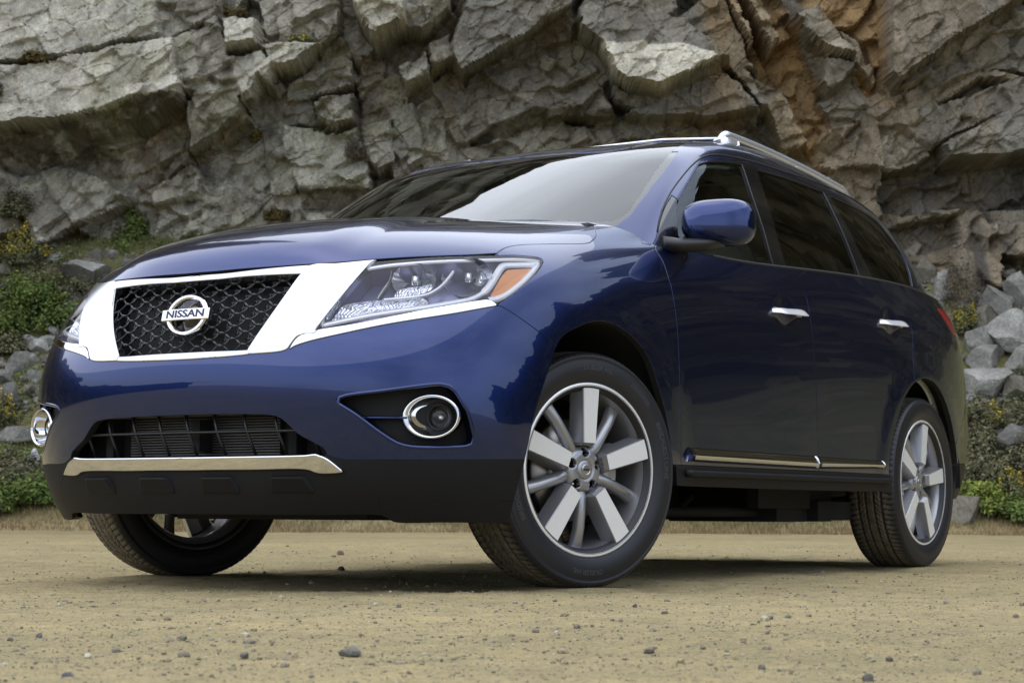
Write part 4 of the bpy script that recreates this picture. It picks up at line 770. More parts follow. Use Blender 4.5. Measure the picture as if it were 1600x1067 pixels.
    for nm, a_, b_ in (('front_door', .0, .622), ('rear_door', .628, 1.0)):
        mb = MB(); V = []; qs = []
        for t in np.linspace(a_, b_, 40):
            x = -.575+(-2.345+.575)*t; zt = .463+(.458-.463)*t; qs.append((x, zt, (.050)*(1 if t < .62 else 1-(t-.62)*.9)))
        for x, zt, h in qs:
            y0 = side_y(x, zt-.02)
            for dz, dy in ((0, .0), (0, .004), (-h*.20, .013), (-h*.52, .020), (-h*.58, .0205), (-h*.98, .010), (-h, 0)): V.append((x, (y0+dy)*sg, zt+dz))
        K = 7; F = [(i*K+j, i*K+j+1, (i+1)*K+j+1, (i+1)*K+j) for i in range(39) for j in range(K-1)]+[tuple(range(K)), tuple(39*K+j for j in range(K))[::-1]]
        if sg < 0: F = [f[::-1] for f in F]
        mb.add(V, F); so = mb.build('chrome_strip', M['chrome'], None); so.parent = [c for c in car.children if c.name.startswith(nm)][0 if sg > 0 else 1]
    # roof rail with raised feet
    mb = MB(); rp = []
    for t in np.linspace(0, 1, 60):
        x = -1.475+(-2.90+1.475)*t; y = .628-.010*math.sin(math.pi*t); zr = 1.720+(1.652-1.720)*t**1.6; e = min(sstep(0, .075, t), sstep(0, .11, 1-t)); zc = zr+.036*e+.012*math.sin(math.pi*t)
        rp.append((x, y*sg, zc, float(.35+.65*e)))
    mb.tube([q[:3] for q in rp], [.021*q[3] for q in rp], 12, sq=(1.0, 1.0))
    for t0, t1 in ((.0, .13), (.90, 1.0), (.50, .54)):
        k = [q for q, t in zip(rp, np.linspace(0, 1, 60)) if t0-.01 <= t <= t1+.01]
        V = []
        for x, y, z, e in k: V += [(x, y-.022*sg, z-.075), (x, y-.016*sg, z+.004), (x, y+.016*sg, z+.004), (x, y+.024*sg, z-.075)]
        F = [(i*4+j, i*4+j+1, (i+1)*4+j+1, (i+1)*4+j) for i in range(len(k)-1) for j in range(3)]+[(0, 1, 2, 3), tuple(4*(len(k)-1)+j for j in (3, 2, 1, 0))]
        mb.add(V, F)
    mb.build('roof_rail', M['rail'], car)
    # rear light lens detail, belt seal, mud strip
    bt = MB(); bp2 = [body.pos(u_, 9.0)[0]*[1, sg, 1] for u_ in np.linspace(8.35, 13.05, 60)]
    bt.tube([(q[0], q[1]-.006*sg, q[2]+.003) for q in bp2], .0065, 8); bt.build('belt_seal', M['rubber'], car)
    dt = MB(); q_ = [gh.ev(a, b) for a, b in cg['seam'][::4]]; dt.tube([((X[0]+Nn[0]*.001)*[1, sg, 1]) for X, Nn in q_[2:]], .0035, 6); dt.build('door_seal', M['rubber'], car)
sl_ = None
for sg in (1, -1):
    mb = MB(); pts = [(x, (side_y(x, .375)+.017)*sg, .372) for x in np.linspace(-.53, -2.40, 50)]; mb.tube(pts, .016, 8, sq=(.9, .8))
    mb.build('step_ledge', M['clad'], [c for c in car.children if c.name.startswith('side_sill')][0 if sg > 0 else 1])
cbm = MB(); 
for xx in (-1.66, -2.62): cbm.tube([(xx, -.62, 1.758 if xx > -2 else 1.735), (xx, -.3, 1.785 if xx > -2 else 1.76), (xx, .3, 1.785 if xx > -2 else 1.76), (xx, .62, 1.758 if xx > -2 else 1.735)], .011, 10, sq=(2.2, .8))
cbm.build('roof_crossbars', M['rail'], car)
# lower intake: louvre bars, radiator and chrome skid strip with pads
it = MB()
def ipt(y, z, d=.035): return Vector((fx(y, z)-d, y, z))
it.tube([ipt(y, .478) for y in np.linspace(-.47, .47, 30)], .0065, 8, sq=(1.8, .7))
for k in range(-4, 5):
    y = k*.115; it.tube([ipt(y*1.0-.012, .53, .04), ipt(y, .478, .035), ipt(y+.02, .405, .045)], .006, 6, sq=(.8, 1.8))
it.tube([ipt(y, .532, .045) for y in np.linspace(-.40, .40, 24)], .006, 8)
it.build('lower_grille', M['black'], bmp)
rad = MB()
for k in range(17): rad.box((.79, -.02, .405+k*.0085), (.02, .62, .0045))
rad.build('radiator', mat('radiator_fins', (.10, .095, .09), .5, .6), car)
rad = MB(); rad.box((.77, 0, .47), (.01, 1.15, .2)); rad.box((.83, .0, .470), (.06, .035, .10)); rad.box((.80, -.40, .47), (.05, .03, .14)); rad.box((.80, .36, .47), (.05, .03, .14)); rad.build('intake_backing', M['dark'], car)
skin_obj('skid_trim', bmp, SKB, 'skid_strip', M['chrome'], M['chrome'], mirror_join=True, off=.012, depth=.014, bev=.006)
for y in (-.394, -.131, .131, .394):
    mb = MB(); V = []
    for yy, zz, dd in ((-.062, .343, .0), (.062, .343, .0), (.075, .29, -.0), (-.075, .29, -.0), (-.052, .337, .020), (.052, .337, .020), (.066, .296, .006), (-.066, .296, .006)): V.append((fx(y+yy, zz+.0)+dd-.001, y+yy, zz))
    mb.add(V, [(4, 5, 6, 7), (0, 1, 5, 4), (1, 2, 6, 5), (2, 3, 7, 6), (3, 0, 4, 7)], 0, False); bevel(mb.build('skid_pad', M['clad'], bmp), .004)

# ------------------------------------------------------------------ underbody and cabin
ub = MB()
ub.box((-1.45, 0, .40), (2.0, 1.62, .10)); ub.box((.32, 0, .50), (.9, .86, .5)); ub.box((.55, 0, .245), (.36, 1.0, .03)); ub.box((.25, 0, .235), (.5, .8, .05))
ub.box((-2.95, 0, .50), (.9, .84, .4)); ub.box((-1.45, 0, .32), (2.6, .5, .12)); ub.box((-2.15, .45, .30), (.55, .5, .20)); ub.box((-3.6, 0, .45), (.4, 1.3, .2)); ub.box((-.62, 0, .30), (.25, 1.3, .16)); ub.box((-2.35, .2, .245), (.35, 1.1, .08))
ub.tube([(-.4, .55, .30), (-.75, .56, .235), (-1.25, .56, .235), (-1.5, .5, .30)], .014, 8); ub.tube([(.4, -.1, .25), (-1.6, -.12, .22), (-2.6, -.35, .25), (-3.8, -.5, .28)], .035, 12)
ub.tube([(-.9, .62, .24), (-1.9, .60, .24)], .02, 8); ub.box((-2.62, .0, .26), (.10, 1.25, .06)); ub.box((.05, 0, .25), (.16, 1.2, .06))
ub.box((-1.9, .70, .30), (.5, .05, .09)); ub.tube([(-2.5, .35, .24), (-2.9, .72, .30)], .03, 8)
ub.build('underbody', M['dark'], car)
cab = MB(); cab.box((-1.9, 0, .62), (3.3, 1.66, .04)); cab.box((-.30, 0, .85), (.06, 1.5, .75)); cab.build('cabin_floor', M['dash'], car)
V, F, MI, NN = SKG.part(['roof', 'frame_f', 'frame_r'], off=-.035, depth=.01, mirror_join=True)
mesh_obj('headliner', V, F, M['liner'], car)
V, F, MI, NN = SKB.part(['fdoor', 'rdoor', 'quarter', 'gate'], off=-.07, depth=.005, mirror_join=True)
mesh_obj('door_cards', V, F, M['liner'], car)
ds = MB(); V = []
prof = [(-.42, 1.00), (-.45, 1.13), (-.60, 1.185), (-.85, 1.175), (-.97, 1.12), (-1.0, .98), (-.9, .75)]
for y in (-.80, -.5, -.2, .1, .3, .5, .8):
    for x, z in prof: V.append((x, y, z+.02*math.exp(-((y-.38)/.2)**2)))
K = len(prof); ds.add(V, [(i*K+j, i*K+j+1, (i+1)*K+j+1, (i+1)*K+j) for i in range(6) for j in range(K-1)], 0, True); ds.build('dashboard', M['dash'], car)
stw = MB(); a_ = Matrix.Rotation(R(-25), 3, 'Y'); stw.tube([Vector((-1.08, .38, 1.06))+a_ @ Vector((0, .185*math.cos(t), .185*math.sin(t))) for t in [2*math.pi*k/40 for k in range(40)]], .014, 8, closed=True)
stw.tube([(-.95, .38, 1.0), (-1.07, .38, 1.06)], .04, 10); stw.tube([(-1.08, .20, 1.06), (-1.08, .56, 1.06)], .015, 8); stw.build('steering_wheel', M['dash'], car)
def seat_mesh():
    mb = MB()
    def pad(c, sz, ang, mi=0):
        V = []; rot = Matrix.Rotation(ang, 3, 'Y'); nu_, nv_ = 24, 14
        for i in range(nu_):
            th = 2*math.pi*i/nu_
            for j in range(nv_+1):
                ph = -math.pi/2+math.pi*j/nv_; cp = spow(math.cos(ph), .4); V.append(Vector(c)+rot @ Vector((sz[0]*spow(math.cos(th), .4)*cp, sz[1]*spow(math.sin(th), .4)*cp, sz[2]*spow(math.sin(ph), .45))))
        mb.add(V, [(i*(nv_+1)+j, ((i+1) % nu_)*(nv_+1)+j, ((i+1) % nu_)*(nv_+1)+j+1, i*(nv_+1)+j+1) for i in range(nu_) for j in range(nv_)])
    pad((0, 0, .80), (.27, .26, .08), 0); pad((-.30, 0, 1.10), (.07, .25, .32), R(-14)); pad((-.38, 0, 1.46), (.05, .13, .085), R(-10)); mb.tube([(-.37, .05, 1.3), (-.38, .05, 1.42)], .008, 6); mb.tube([(-.37, -.05, 1.3), (-.38, -.05, 1.42)], .008, 6)
    return mb
st0 = seat_mesh().build('seat', M['leather'], car); st0.location = (-1.45, .38, -.02)
for x, y in ((-1.45, -.38), (-2.35, .42), (-2.35, 0), (-2.35, -.42)):
    s2_ = st0.copy(); col.objects.link(s2_); s2_.location = (x, y, -.02)
rm = MB(); rm.box((-.93, 0, 1.50), (.02, .24, .07)); rm.tube([(-.90, 0, 1.57), (-.93, 0, 1.52)], .01, 6); bevel(rm.build('rear_view_mirror', M['dash'], car), .01)
# ------------------------------------------------------------------ the place: dirt lot, talus slope, quarry cliff
# lot frame: s = metres to the right, b = metres back from the lot's front edge, both level
OX, OY = 5.3525, 4.0711
FB = (math.cos(_yaw), math.sin(_yaw)); FR = (FB[1], -FB[0])
def W(s, b, z): return (OX+FB[0]*b+FR[0]*s, OY+FB[1]*b+FR[1]*s, z)
def WN(s, b, z):
    return np.stack([OX+FB[0]*b+FR[0]*s, OY+FB[1]*b+FR[1]*s, z+0*s], -1)
def hsh(i, j, k=0):
    h = (i.astype(np.int64)*374761393+j.astype(np.int64)*668265263+k*982451653) & 0x7fffffff; h = (h ^ (h >> 13))*1274126177 & 0x7fffffff; h = h ^ (h >> 16)
    return (h & 0xffffff)/float(0xffffff)
def vnoise(x, y, k=0):
    xi, yi = np.floor(x), np.floor(y); fx_, fy_ = x-xi, y-yi; xi = xi.astype(int); yi = yi.astype(int); u = fx_*fx_*(3-2*fx_); v = fy_*fy_*(3-2*fy_)
    return (hsh(xi, yi, k)*(1-u)+hsh(xi+1, yi, k)*u)*(1-v)+(hsh(xi, yi+1, k)*(1-u)+hsh(xi+1, yi+1, k)*u)*v-.5
def fbm(x, y, oct=4, k=0, g=.5):
    a = 1; t = 0
    for o in range(oct): t = t+a*vnoise(x*2**o+o*17.3, y*2**o-o*9.1, k+o); a *= g
    return t
def facets(x, y, cell, k, tilt, amp, jit=.9):
    """planar shards: nearest jittered seed decides depth and slope; returns depth, id hash, edge closeness"""
    X, Y = x/cell, y/cell; xi, yi = np.floor(X).astype(int), np.floor(Y).astype(int); best = np.full(X.shape, 1e9); sec = best.copy(); dep = np.zeros(X.shape); idh = dep.copy()
    for di in (-1, 0, 1):
        for dj in (-1, 0, 1):
            ci, cj = xi+di, yi+dj; sx_ = ci+.5+jit*(hsh(ci, cj, k)-.5); sy_ = cj+.5+jit*(hsh(ci, cj, k+1)-.5); d = (X-sx_)**2+(Y-sy_)**2
            q = (hsh(ci, cj, k+2)-.5)*amp+((X-sx_)*(hsh(ci, cj, k+3)-.5)+(Y-sy_)*(hsh(ci, cj, k+4)-.62))*tilt*2*cell
            m_ = d < best; sec = np.where(m_, best, np.minimum(sec, d)); dep = np.where(m_, q, dep); idh = np.where(m_, hsh(ci, cj, k+5), idh); best = np.where(m_, d, best)
    return dep, idh, np.sqrt(sec)-np.sqrt(best)
def hill(s, b):
    s = np.asarray(s, float); b = np.asarray(b, float)
    b0 = 20.6+.5*vnoise(s*.35, s*0+3.1, 7); sl = .60-.10*np.exp(-((s-1)/4)**2)+.06*vnoise(s*.2, b*.2, 9)
    d = np.maximum(0, b-b0); return sl*(d*d/(d+.9))*np.clip(1.25-(np.maximum(b-29, 0))*.02, .5, 1.3)+(d > 0)*.10*fbm(s*.9, b*.9, 3, 31)*np.minimum(d, 1)
# main shards of the rock face: outline (cm-scale drawing units, 1 unit = 8.83 mm; x right, y down), stand-out, slope right, slope down, rock kind (D: underside shade painted as colour)
SHARDS = [
([(-60,-40),(230,-40),(240,30),(250,60),(180,80),(165,90),(90,115),(-60,132)],1.75,-.10,.22,'L'),
([(-60,136),(0,129),(90,119),(170,93),(245,70),(275,75),(292,130),(287,158),(235,171),(170,197),(100,217),(-60,228)],2.05,.0,.30,'L'),
([(-60,228),(100,215),(170,195),(235,170),(287,157),(284,176),(220,203),(150,227),(85,262),(30,282),(-60,270)],1.5,.0,-1.6,'D'),
([(245,70),(332,28),(346,60),(377,148),(337,166),(290,156),(275,75)],1.6,.12,.10,'M'),
([(228,-40),(335,-40),(336,26),(250,63),(240,30)],1.35,.1,.2,'M'),
([(345,40),(402,40),(412,79),(355,91)],2.0,.1,.35,'L'),
([(355,91),(412,79),(411,88),(357,99)],1.5,0,-2.2,'D'),
([(357,99),(411,88),(423,112),(421,130),(380,167)],1.75,.1,.15,'L'),
([(380,167),(421,130),(440,126),(404,177),(381,183)],1.2,.3,-1.2,'D'),
([(288,160),(376,150),(379,180),(293,243)],1.55,.05,-.25,'M'),
([(293,243),(379,180),(389,187),(298,258)],1.1,.2,-1.2,'B'),
([(163,243),(250,186),(290,167),(290,250),(213,312),(158,287)],.85,.25,.10,'B'),
([(85,262),(150,227),(165,245),(160,287),(100,270)],1.0,.1,-.8,'D'),
([(25,300),(100,264),(163,288),(202,312),(142,349),(60,395),(25,330)],1.25,.05,.16,'M'),
([(213,312),(290,256),(304,262),(300,302),(240,321)],1.05,.2,.1,'M'),
([(290,252),(397,190),(404,232),(417,300),(395,317),(345,277),(302,262)],.70,.12,.02,'G'),
([(430,190),(553,190),(577,280),(575,291),(460,291),(441,240)],1.05,.02,.12,'L2'),
([(458,291),(577,290),(572,302),(520,322),(468,320)],.75,0,-1.6,'D'),
([(395,-40),(520,-40),(526,50),(500,72),(404,76)],1.35,.08,.24,'M'),
([(404,76),(500,72),(470,96),(465,106),(424,113),(411,86)],1.7,.1,.30,'L'),
([(424,113),(465,106),(500,72),(526,52),(540,62),(470,122),(430,124)],1.0,0,-1.0,'D'),
([(440,124),(540,62),(546,124),(480,142),(440,150)],1.0,-.1,.1,'M'),
([(484,152),(546,140),(552,184),(520,196),(490,180)],1.25,.0,.15,'M'),
([(480,184),(520,196),(552,184),(552,192),(520,206),(482,195)],.8,.0,-1.5,'D'),
([(540,-40),(628,-40),(633,48),(587,77),(573,60),(552,22)],2.1,.12,.30,'LB'),
([(628,-40),(700,-40),(701,24),(660,60),(633,50)],1.75,.1,.1,'M'),
([(587,77),(633,50),(660,60),(701,24),(742,-40),(745,10),(704,66),(665,70),(628,98),(592,100)],1.1,.0,-1.1,'D'),
([(620,108),(664,82),(671,120),(632,139)],1.6,.1,.25,'M'),
([(632,139),(671,120),(702,102),(702,116),(668,140),(630,160)],.9,0,-1.6,'D'),
([(666,70),(702,48),(704,94),(671,110)],1.4,-.1,.1,'M'),
([(558,190),(605,178),(611,250),(586,265),(566,242)],1.15,.0,.12,'M'),
([(605,162),(640,148),(662,242),(627,266),(611,232)],1.05,.1,.12,'G'),
([(645,150),(690,165),(697,247),(665,242)],.9,.1,.05,'M'),
([(560,80),(588,80),(620,110),(632,150),(600,170),(560,180),(548,120)],.8,.1,0,'B'),
([(702,70),(742,-40),(920,-40),(894,12),(800,66),(721,118),(705,92)],1.65,.05,.06,'G'),
([(721,118),(800,66),(894,12),(905,28),(892,56),(802,96),(727,127)],1.1,.0,-.95,'D'),
([(705,132),(727,127),(802,96),(862,62),(906,60),(935,100),(962,165),(870,160),(830,161),(780,182),(745,214),(727,214),(712,180)],.95,.05,.10,'B2'),
([(725,216),(780,182),(830,161),(870,160),(962,165),(966,178),(870,174),(822,192),(767,214),(745,219)],.9,.0,-1.7,'D'),
([(712,218),(767,214),(822,192),(870,174),(920,184),(940,215),(850,240),(760,262),(712,262)],.8,.05,.18,'B2'),
([(902,20),(935,-40),(1040,-40),(1062,30),(1142,95),(1122,97),(1060,78),(935,74),(905,52)],1.75,-.05,.12,'G'),
([(935,74),(1060,78),(1122,97),(1080,126),(1030,146),(985,141),(960,126)],1.95,.0,.50,'LW'),
([(958,128),(985,141),(1030,146),(1122,97),(1133,104),(1042,160),(1000,168),(962,150)],1.3,.0,-1.4,'G'),
([(1003,166),(1126,101),(1142,110),(1192,166),(1100,182),(1030,187),(972,172)],1.25,.1,.12,'G'),
([(972,174),(1030,187),(1100,182),(1192,166),(1196,186),(1150,185),(1080,175),(1000,182)],.7,.0,-1.6,'D'),
([(920,184),(1000,182),(1080,176),(1080,215),(960,225),(935,214)],.7,.0,.1,'B2'),
([(1042,30),(1128,-40),(1172,72),(1222,150),(1192,164),(1142,96),(1062,30)],1.2,.1,.0,'G'),
([(1128,-40),(1230,-40),(1262,60),(1288,120),(1312,200),(1290,262),(1268,205),(1222,150),(1172,82)],.55,.1,.0,'O'),
([(1129,-40),(1146,-40),(1180,58),(1172,73)],1.35,.2,.1,'T'),
([(1159,-40),(1181,-40),(1218,60),(1206,77)],1.4,.2,.1,'T'),
([(1167,97),(1232,130),(1269,215),(1236,233),(1206,162)],.95,.15,.08,'T'),
([(1240,18),(1276,4),(1337,96),(1302,82),(1270,62)],1.55,.1,.2,'M'),
([(1290,84),(1341,99),(1301,146),(1285,122)],1.35,.1,.0,'G'),
([(1285,122),(1301,146),(1341,99),(1346,106),(1306,158),(1287,150)],.8,.1,-1.2,'D'),
([(1288,152),(1335,112),(1362,160),(1351,182),(1302,172)],.95,.1,.05,'G'),
([(1290,200),(1352,182),(1352,196),(1283,250),(1284,222)],1.0,.1,-.9,'T'),
([(1240,-40),(1384,-40),(1386,40),(1382,130),(1362,142),(1340,96),(1312,40)],.75,.0,.05,'O'),
([(1316,30),(1345,45),(1360,85),(1378,118),(1370,130),(1348,100)],1.05,.1,.1,'T'),
([(1385,-40),(1640,-40),(1640,0),(1600,6),(1570,16),(1480,72),(1396,136),(1383,120)],1.6,.0,.08,'G'),
([(1396,137),(1480,72),(1572,15),(1640,0),(1640,54),(1540,56),(1462,112),(1398,146)],1.05,.0,-.15,'M'),
([(1400,147),(1462,112),(1540,56),(1640,54),(1640,128),(1530,106),(1430,150)],.95,.05,.08,'B2'),
([(1400,150),(1430,150),(1530,106),(1640,134),(1640,142),(1532,121),(1470,162),(1410,166)],1.0,.05,.10,'T'),
([(1376,162),(1410,166),(1470,162),(1532,140),(1600,122),(1640,120),(1600,160),(1468,226),(1442,246),(1376,182)],1.05,.05,.12,'B2'),
([(1470,228),(1600,160),(1640,150),(1640,242),(1540,252),(1480,250)],1.35,.05,.16,'G'),
([(1378,190),(1412,194),(1462,240),(1440,252),(1384,262)],.9,.1,.05,'M'),
([(1285,252),(1351,182),(1366,222),(1342,252),(1310,262)],.85,.1,.08,'B2'),
([(1382,262),(1450,258),(1480,254),(1450,285),(1395,290)],1.1,.0,-.1,'T'),
([(1380,262),(1480,254),(1540,256),(1640,246),(1640,332),(1500,322),(1420,332),(1390,318)],.35,.0,-.05,'W'),
([(1497,330),(1530,318),(1546,350),(1582,352),(1640,340),(1640,410),(1520,398),(1497,382)],.95,.1,.15,'B2'),
([(1400,350),(1497,334),(1495,384),(1440,395),(1410,380)],.5,.1,.1,'W'),
([(1300,262),(1342,252),(1378,262),(1384,330),(1350,320),(1310,290)],.7,.1,.05,'B2'),
([(0,270),(30,285),(25,330),(40,372),(0,380),(-60,380),(-60,270)],1.2,.2,.1,'M'),
([(142,350),(202,313),(240,322),(300,303),(345,279),(395,318),(415,302),(440,320),(440,372),(200,420),(130,410)],.85,.05,.1,'M'),
([(420,300),(460,296),(468,322),(520,324),(560,310),(560,372),(430,372)],.8,.05,.05,'M'),
([(405,130),(440,150),(480,142),(490,182),(430,188),(400,190),(384,186)],.75,.0,-.05,'G'),
]
KIND = {'L': (.335, .325, .29), 'L2': (.25, .25, .215), 'LB': (.31, .295, .25), 'LW': (.40, .385, .34), 'M': (.20, .19, .165), 'G': (.150, .143, .128), 'B': (.165, .140, .108), 'B2': (.155, .144, .122), 'T': (.205, .178, .135), 'O': (.235, .155, .075), 'W': (.10, .095, .085), 'D': (.085, .075, .060)}  # D is underside shade put into the rock colour
UNIT = 26.5/3001.6
def wall_rock(s, z, detail=True, regular=None):
    """returns stand-out (m) and albedo for points of the main wall"""
    px = s/UNIT+800; py = 796.6-(z-.2458)/UNIT
    wx = fbm(s*2.2, z*2.2, 3, 50, .5)*.16; wz = fbm(s*2.2, z*2.2, 3, 60, .5)*.16
    # drawn outlines, slightly frayed
    qx, qy = px+wx/UNIT*.20, py+wz/UNIT*.20
    d1_, i1, e1 = facets(s+wx*1.5+.35*z, z+wz*1.5, 1.5, 100, .55, .9); d2_, i2, e2 = facets(s*1.25+wx+.5*z, z+wz, .52, 200, .50, .20); d3_, i3, e3 = facets((s*.86+z*.5)*.55+wx*.5, (z*.86-s*.5)*1.25+wz*.5, .26, 300, .40, .03)
    dep = .75+d1_*.55+d2_; c = np.zeros(s.shape+(3,)); base = np.array([.165, .155, .132])
    c[:] = base; c *= (.75+.55*i2)[..., None]; oc = np.clip(fbm(s*.35+9, z*.22, 3, 77)*2.0, 0, .55)*(s > -1); c = c*(1-oc[..., None])+np.array([.20, .145, .08])*oc[..., None]
    d4_, i4, e4 = facets((s*.80+z*.6)*.9+wx, (z*.8-s*.6)*1.7+wz, .42, 350, .95, .13); d5_, i5, e5 = facets((s*.9-z*.43)*1.3+wx*.7, (z*.9+s*.43)*.8+wz*.7, .30, 370, .65, .05)
    c *= .78  # rock between the shards darkened: recess shade put into its colour
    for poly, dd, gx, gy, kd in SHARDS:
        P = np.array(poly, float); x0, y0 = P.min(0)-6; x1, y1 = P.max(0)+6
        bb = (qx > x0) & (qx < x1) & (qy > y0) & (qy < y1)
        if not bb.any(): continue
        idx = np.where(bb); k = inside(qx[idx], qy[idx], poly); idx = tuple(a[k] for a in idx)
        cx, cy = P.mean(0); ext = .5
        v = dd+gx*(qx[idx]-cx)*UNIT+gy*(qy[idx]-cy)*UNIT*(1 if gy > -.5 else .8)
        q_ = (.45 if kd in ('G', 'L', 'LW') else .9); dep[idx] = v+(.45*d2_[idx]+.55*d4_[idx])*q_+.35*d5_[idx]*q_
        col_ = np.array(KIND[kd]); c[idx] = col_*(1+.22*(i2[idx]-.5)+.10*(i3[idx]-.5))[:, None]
    if min(dep.shape) > 8:
        for _ in range(1):
            q = np.pad(dep, 1, 'edge'); dep = (q[:-2, 1:-1]+q[2:, 1:-1]+q[1:-1, :-2]+q[1:-1, 2:]+2*q[1:-1, 1:-1])/6
    dep -= .035*np.clip(1-e4/.035, 0, 1)*(i4 > .55)
    dep = dep+d3_*.3+fbm(s*5, z*5, 4, 90, .55)*.014+fbm(s*1.1, z*1.1, 2, 95)*.07
    crack = np.clip(1-e2/.05, 0, 1)*(i1 > .35)*.5; dep -= .05*crack
    dep -= .016*np.clip(1-e3/.030, 0, 1)*np.clip(fbm(s*.8+3, z*.8, 2, 97)*5-.6, 0, 1)
    oz = np.clip(1-np.abs(s-2.9-.30*(7.2-z))/1.5, 0, 1)*np.clip((z-3.4)/1.6, 0, 1)*np.clip(.55+fbm(s*1.7, z*.8, 3, 180)*1.8, 0, 1)*.75; c = c*(1-oz[..., None])+np.array([.225, .150, .070])*oz[..., None]*(.7+.6*i2)[..., None]
    # lichen, rust runs and wet streaks that stay with the stone
    li = np.clip((fbm(s*3.1, z*3.1, 5, 120, .7)+.10)*3, 0, 1)*np.clip(.9-(s+3.5)*.25, .12, 1)
    c = c*(1-.45*li[..., None])+np.array([.42, .42, .385])*.45*li[..., None]
    rust = np.clip(fbm(s*1.6, z*.35, 4, 140)*2.6-.10, 0, 1)*np.clip((s+3)*.14, .10, .75); c = c*(1-rust[..., None]*.35)+np.array([.24, .16, .08])*rust[..., None]*.35
    st = np.clip(fbm(s*7, z*.5, 3, 150)*3, 0, 1)*np.clip((4.6-z)/.8, 0, 1)*np.clip((s-4.2)*.8, 0, 1); c = c*(1-.75*st[..., None])+np.array([.04, .04, .045])*.75*st[..., None]
    moss = np.clip(fbm(s*1.8+40, z*1.8, 4, 160)*4-.75, 0, 1)*np.clip(1.1-(s+4)*.12, 0, 1); c = c*(1-.5*moss[..., None]*.6)+np.array([.13, .14, .06])*.3*moss[..., None]
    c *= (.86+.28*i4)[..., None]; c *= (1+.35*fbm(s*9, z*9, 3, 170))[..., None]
    return dep, np.clip(c*1.12*np.array([1.02, .985, .92]), .01, .6)
def sheet(name, X, C_, material, kind='structure', smooth=False, **kw):
    nu, nv = X.shape[:2]; me = bpy.data.meshes.new(name); idx = np.arange(nu*nv).reshape(nu, nv)
    F = np.stack([idx[:-1, :-1], idx[1:, :-1], idx[1:, 1:], idx[:-1, 1:]], -1).reshape(-1, 4)
    me.vertices.add(nu*nv); me.vertices.foreach_set('co', X.reshape(-1).astype(np.float32)); me.loops.add(len(F)*4); me.loops.foreach_set('vertex_index', F.reshape(-1).astype(np.int32))
    me.polygons.add(len(F)); me.polygons.foreach_set('loop_start', (np.arange(len(F))*4).astype(np.int32)); me.polygons.foreach_set('loop_total', np.full(len(F), 4, np.int32)); me.polygons.foreach_set('use_smooth', [smooth]*len(F))
    me.update(); 
    if C_ is not None:
        at = me.color_attributes.new('tone', 'FLOAT_COLOR', 'POINT'); rgba = np.ones((nu*nv, 4), np.float32); rgba[:, :3] = C_.reshape(-1, 3); at.data.foreach_set('color', rgba.reshape(-1))
    me.materials.append(material); o = bpy.data.objects.new(name, me); return link(o, None, kind=kind, **kw)
m = M['rock'] = mat('rock', (.2, .19, .16), .88, spec=.3)
at = N(m, 'ShaderNodeAttribute', attribute_name='tone'); tc = objco(m)
sp1 = ramp(m, noise(m, 22, 6, .75, tc), [(.30, (.62, .62, .62)), (.52, (1, 1, 1)), (.72, (1.45, 1.45, 1.4))])
sp2 = ramp(m, noise(m, 95, 4, .7, tc), [(.32, (.62, .61, .58)), (.5, (1, 1, 1)), (.66, (1.5, 1.5, 1.45))])
L(m, mixc(m, 1.0, mixc(m, 1.0, at.outputs['Color'], sp1, 'MULTIPLY'), sp2, 'MULTIPLY'), P_(m).inputs['Base Color'])
L(m, bump(m, noise(m, 11, 8, .66, tc), .55, .05), P_(m).inputs['Normal'])

# main wall
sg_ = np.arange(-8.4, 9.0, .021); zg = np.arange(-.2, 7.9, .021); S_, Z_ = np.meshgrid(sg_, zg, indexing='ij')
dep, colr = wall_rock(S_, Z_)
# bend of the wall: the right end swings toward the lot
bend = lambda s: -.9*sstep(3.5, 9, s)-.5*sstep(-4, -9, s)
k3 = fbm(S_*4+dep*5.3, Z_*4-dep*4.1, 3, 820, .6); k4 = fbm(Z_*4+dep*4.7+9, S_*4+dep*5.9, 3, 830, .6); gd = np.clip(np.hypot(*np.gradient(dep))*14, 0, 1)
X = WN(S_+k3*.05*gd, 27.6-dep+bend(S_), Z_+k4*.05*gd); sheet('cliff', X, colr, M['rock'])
# upper wall and the sides of the quarry, coarser
def far_rock(s, z):
    wx = fbm(s*.6, z*.6, 3, 50)*.8; d1_, i1, e1 = facets(s+wx+.4*z, z+wx, 3.2, 400, .5, 1.6); d2_, i2, e2 = facets(s+.5*z+wx, z, 1.1, 500, .5, .5)
    c = np.zeros(s.shape+(3,)); c[:] = (.17, .155, .125); c *= (.6+.75*i2)[..., None]; return .8+d1_*.7+d2_+fbm(s*1.5, z*1.5, 3, 520)*.25, c
s2 = np.arange(-9, 9.8, .16); z2 = np.arange(7.6, 26, .16); S2, Z2 = np.meshgrid(s2, z2, indexing='ij'); dp, cc = far_rock(S2, Z2)
top = 17.0+2.6*fbm(S2*.12, S2*0, 3, 600)+.25*S2*-1; over = np.maximum(0, Z2-top)
sheet('upper_cliff', WN(S2, 27.6-dp+bend(S2)+(Z2-7.7)*.18+over*2.5, np.minimum(Z2, top+over*.2)), cc, M['rock'])
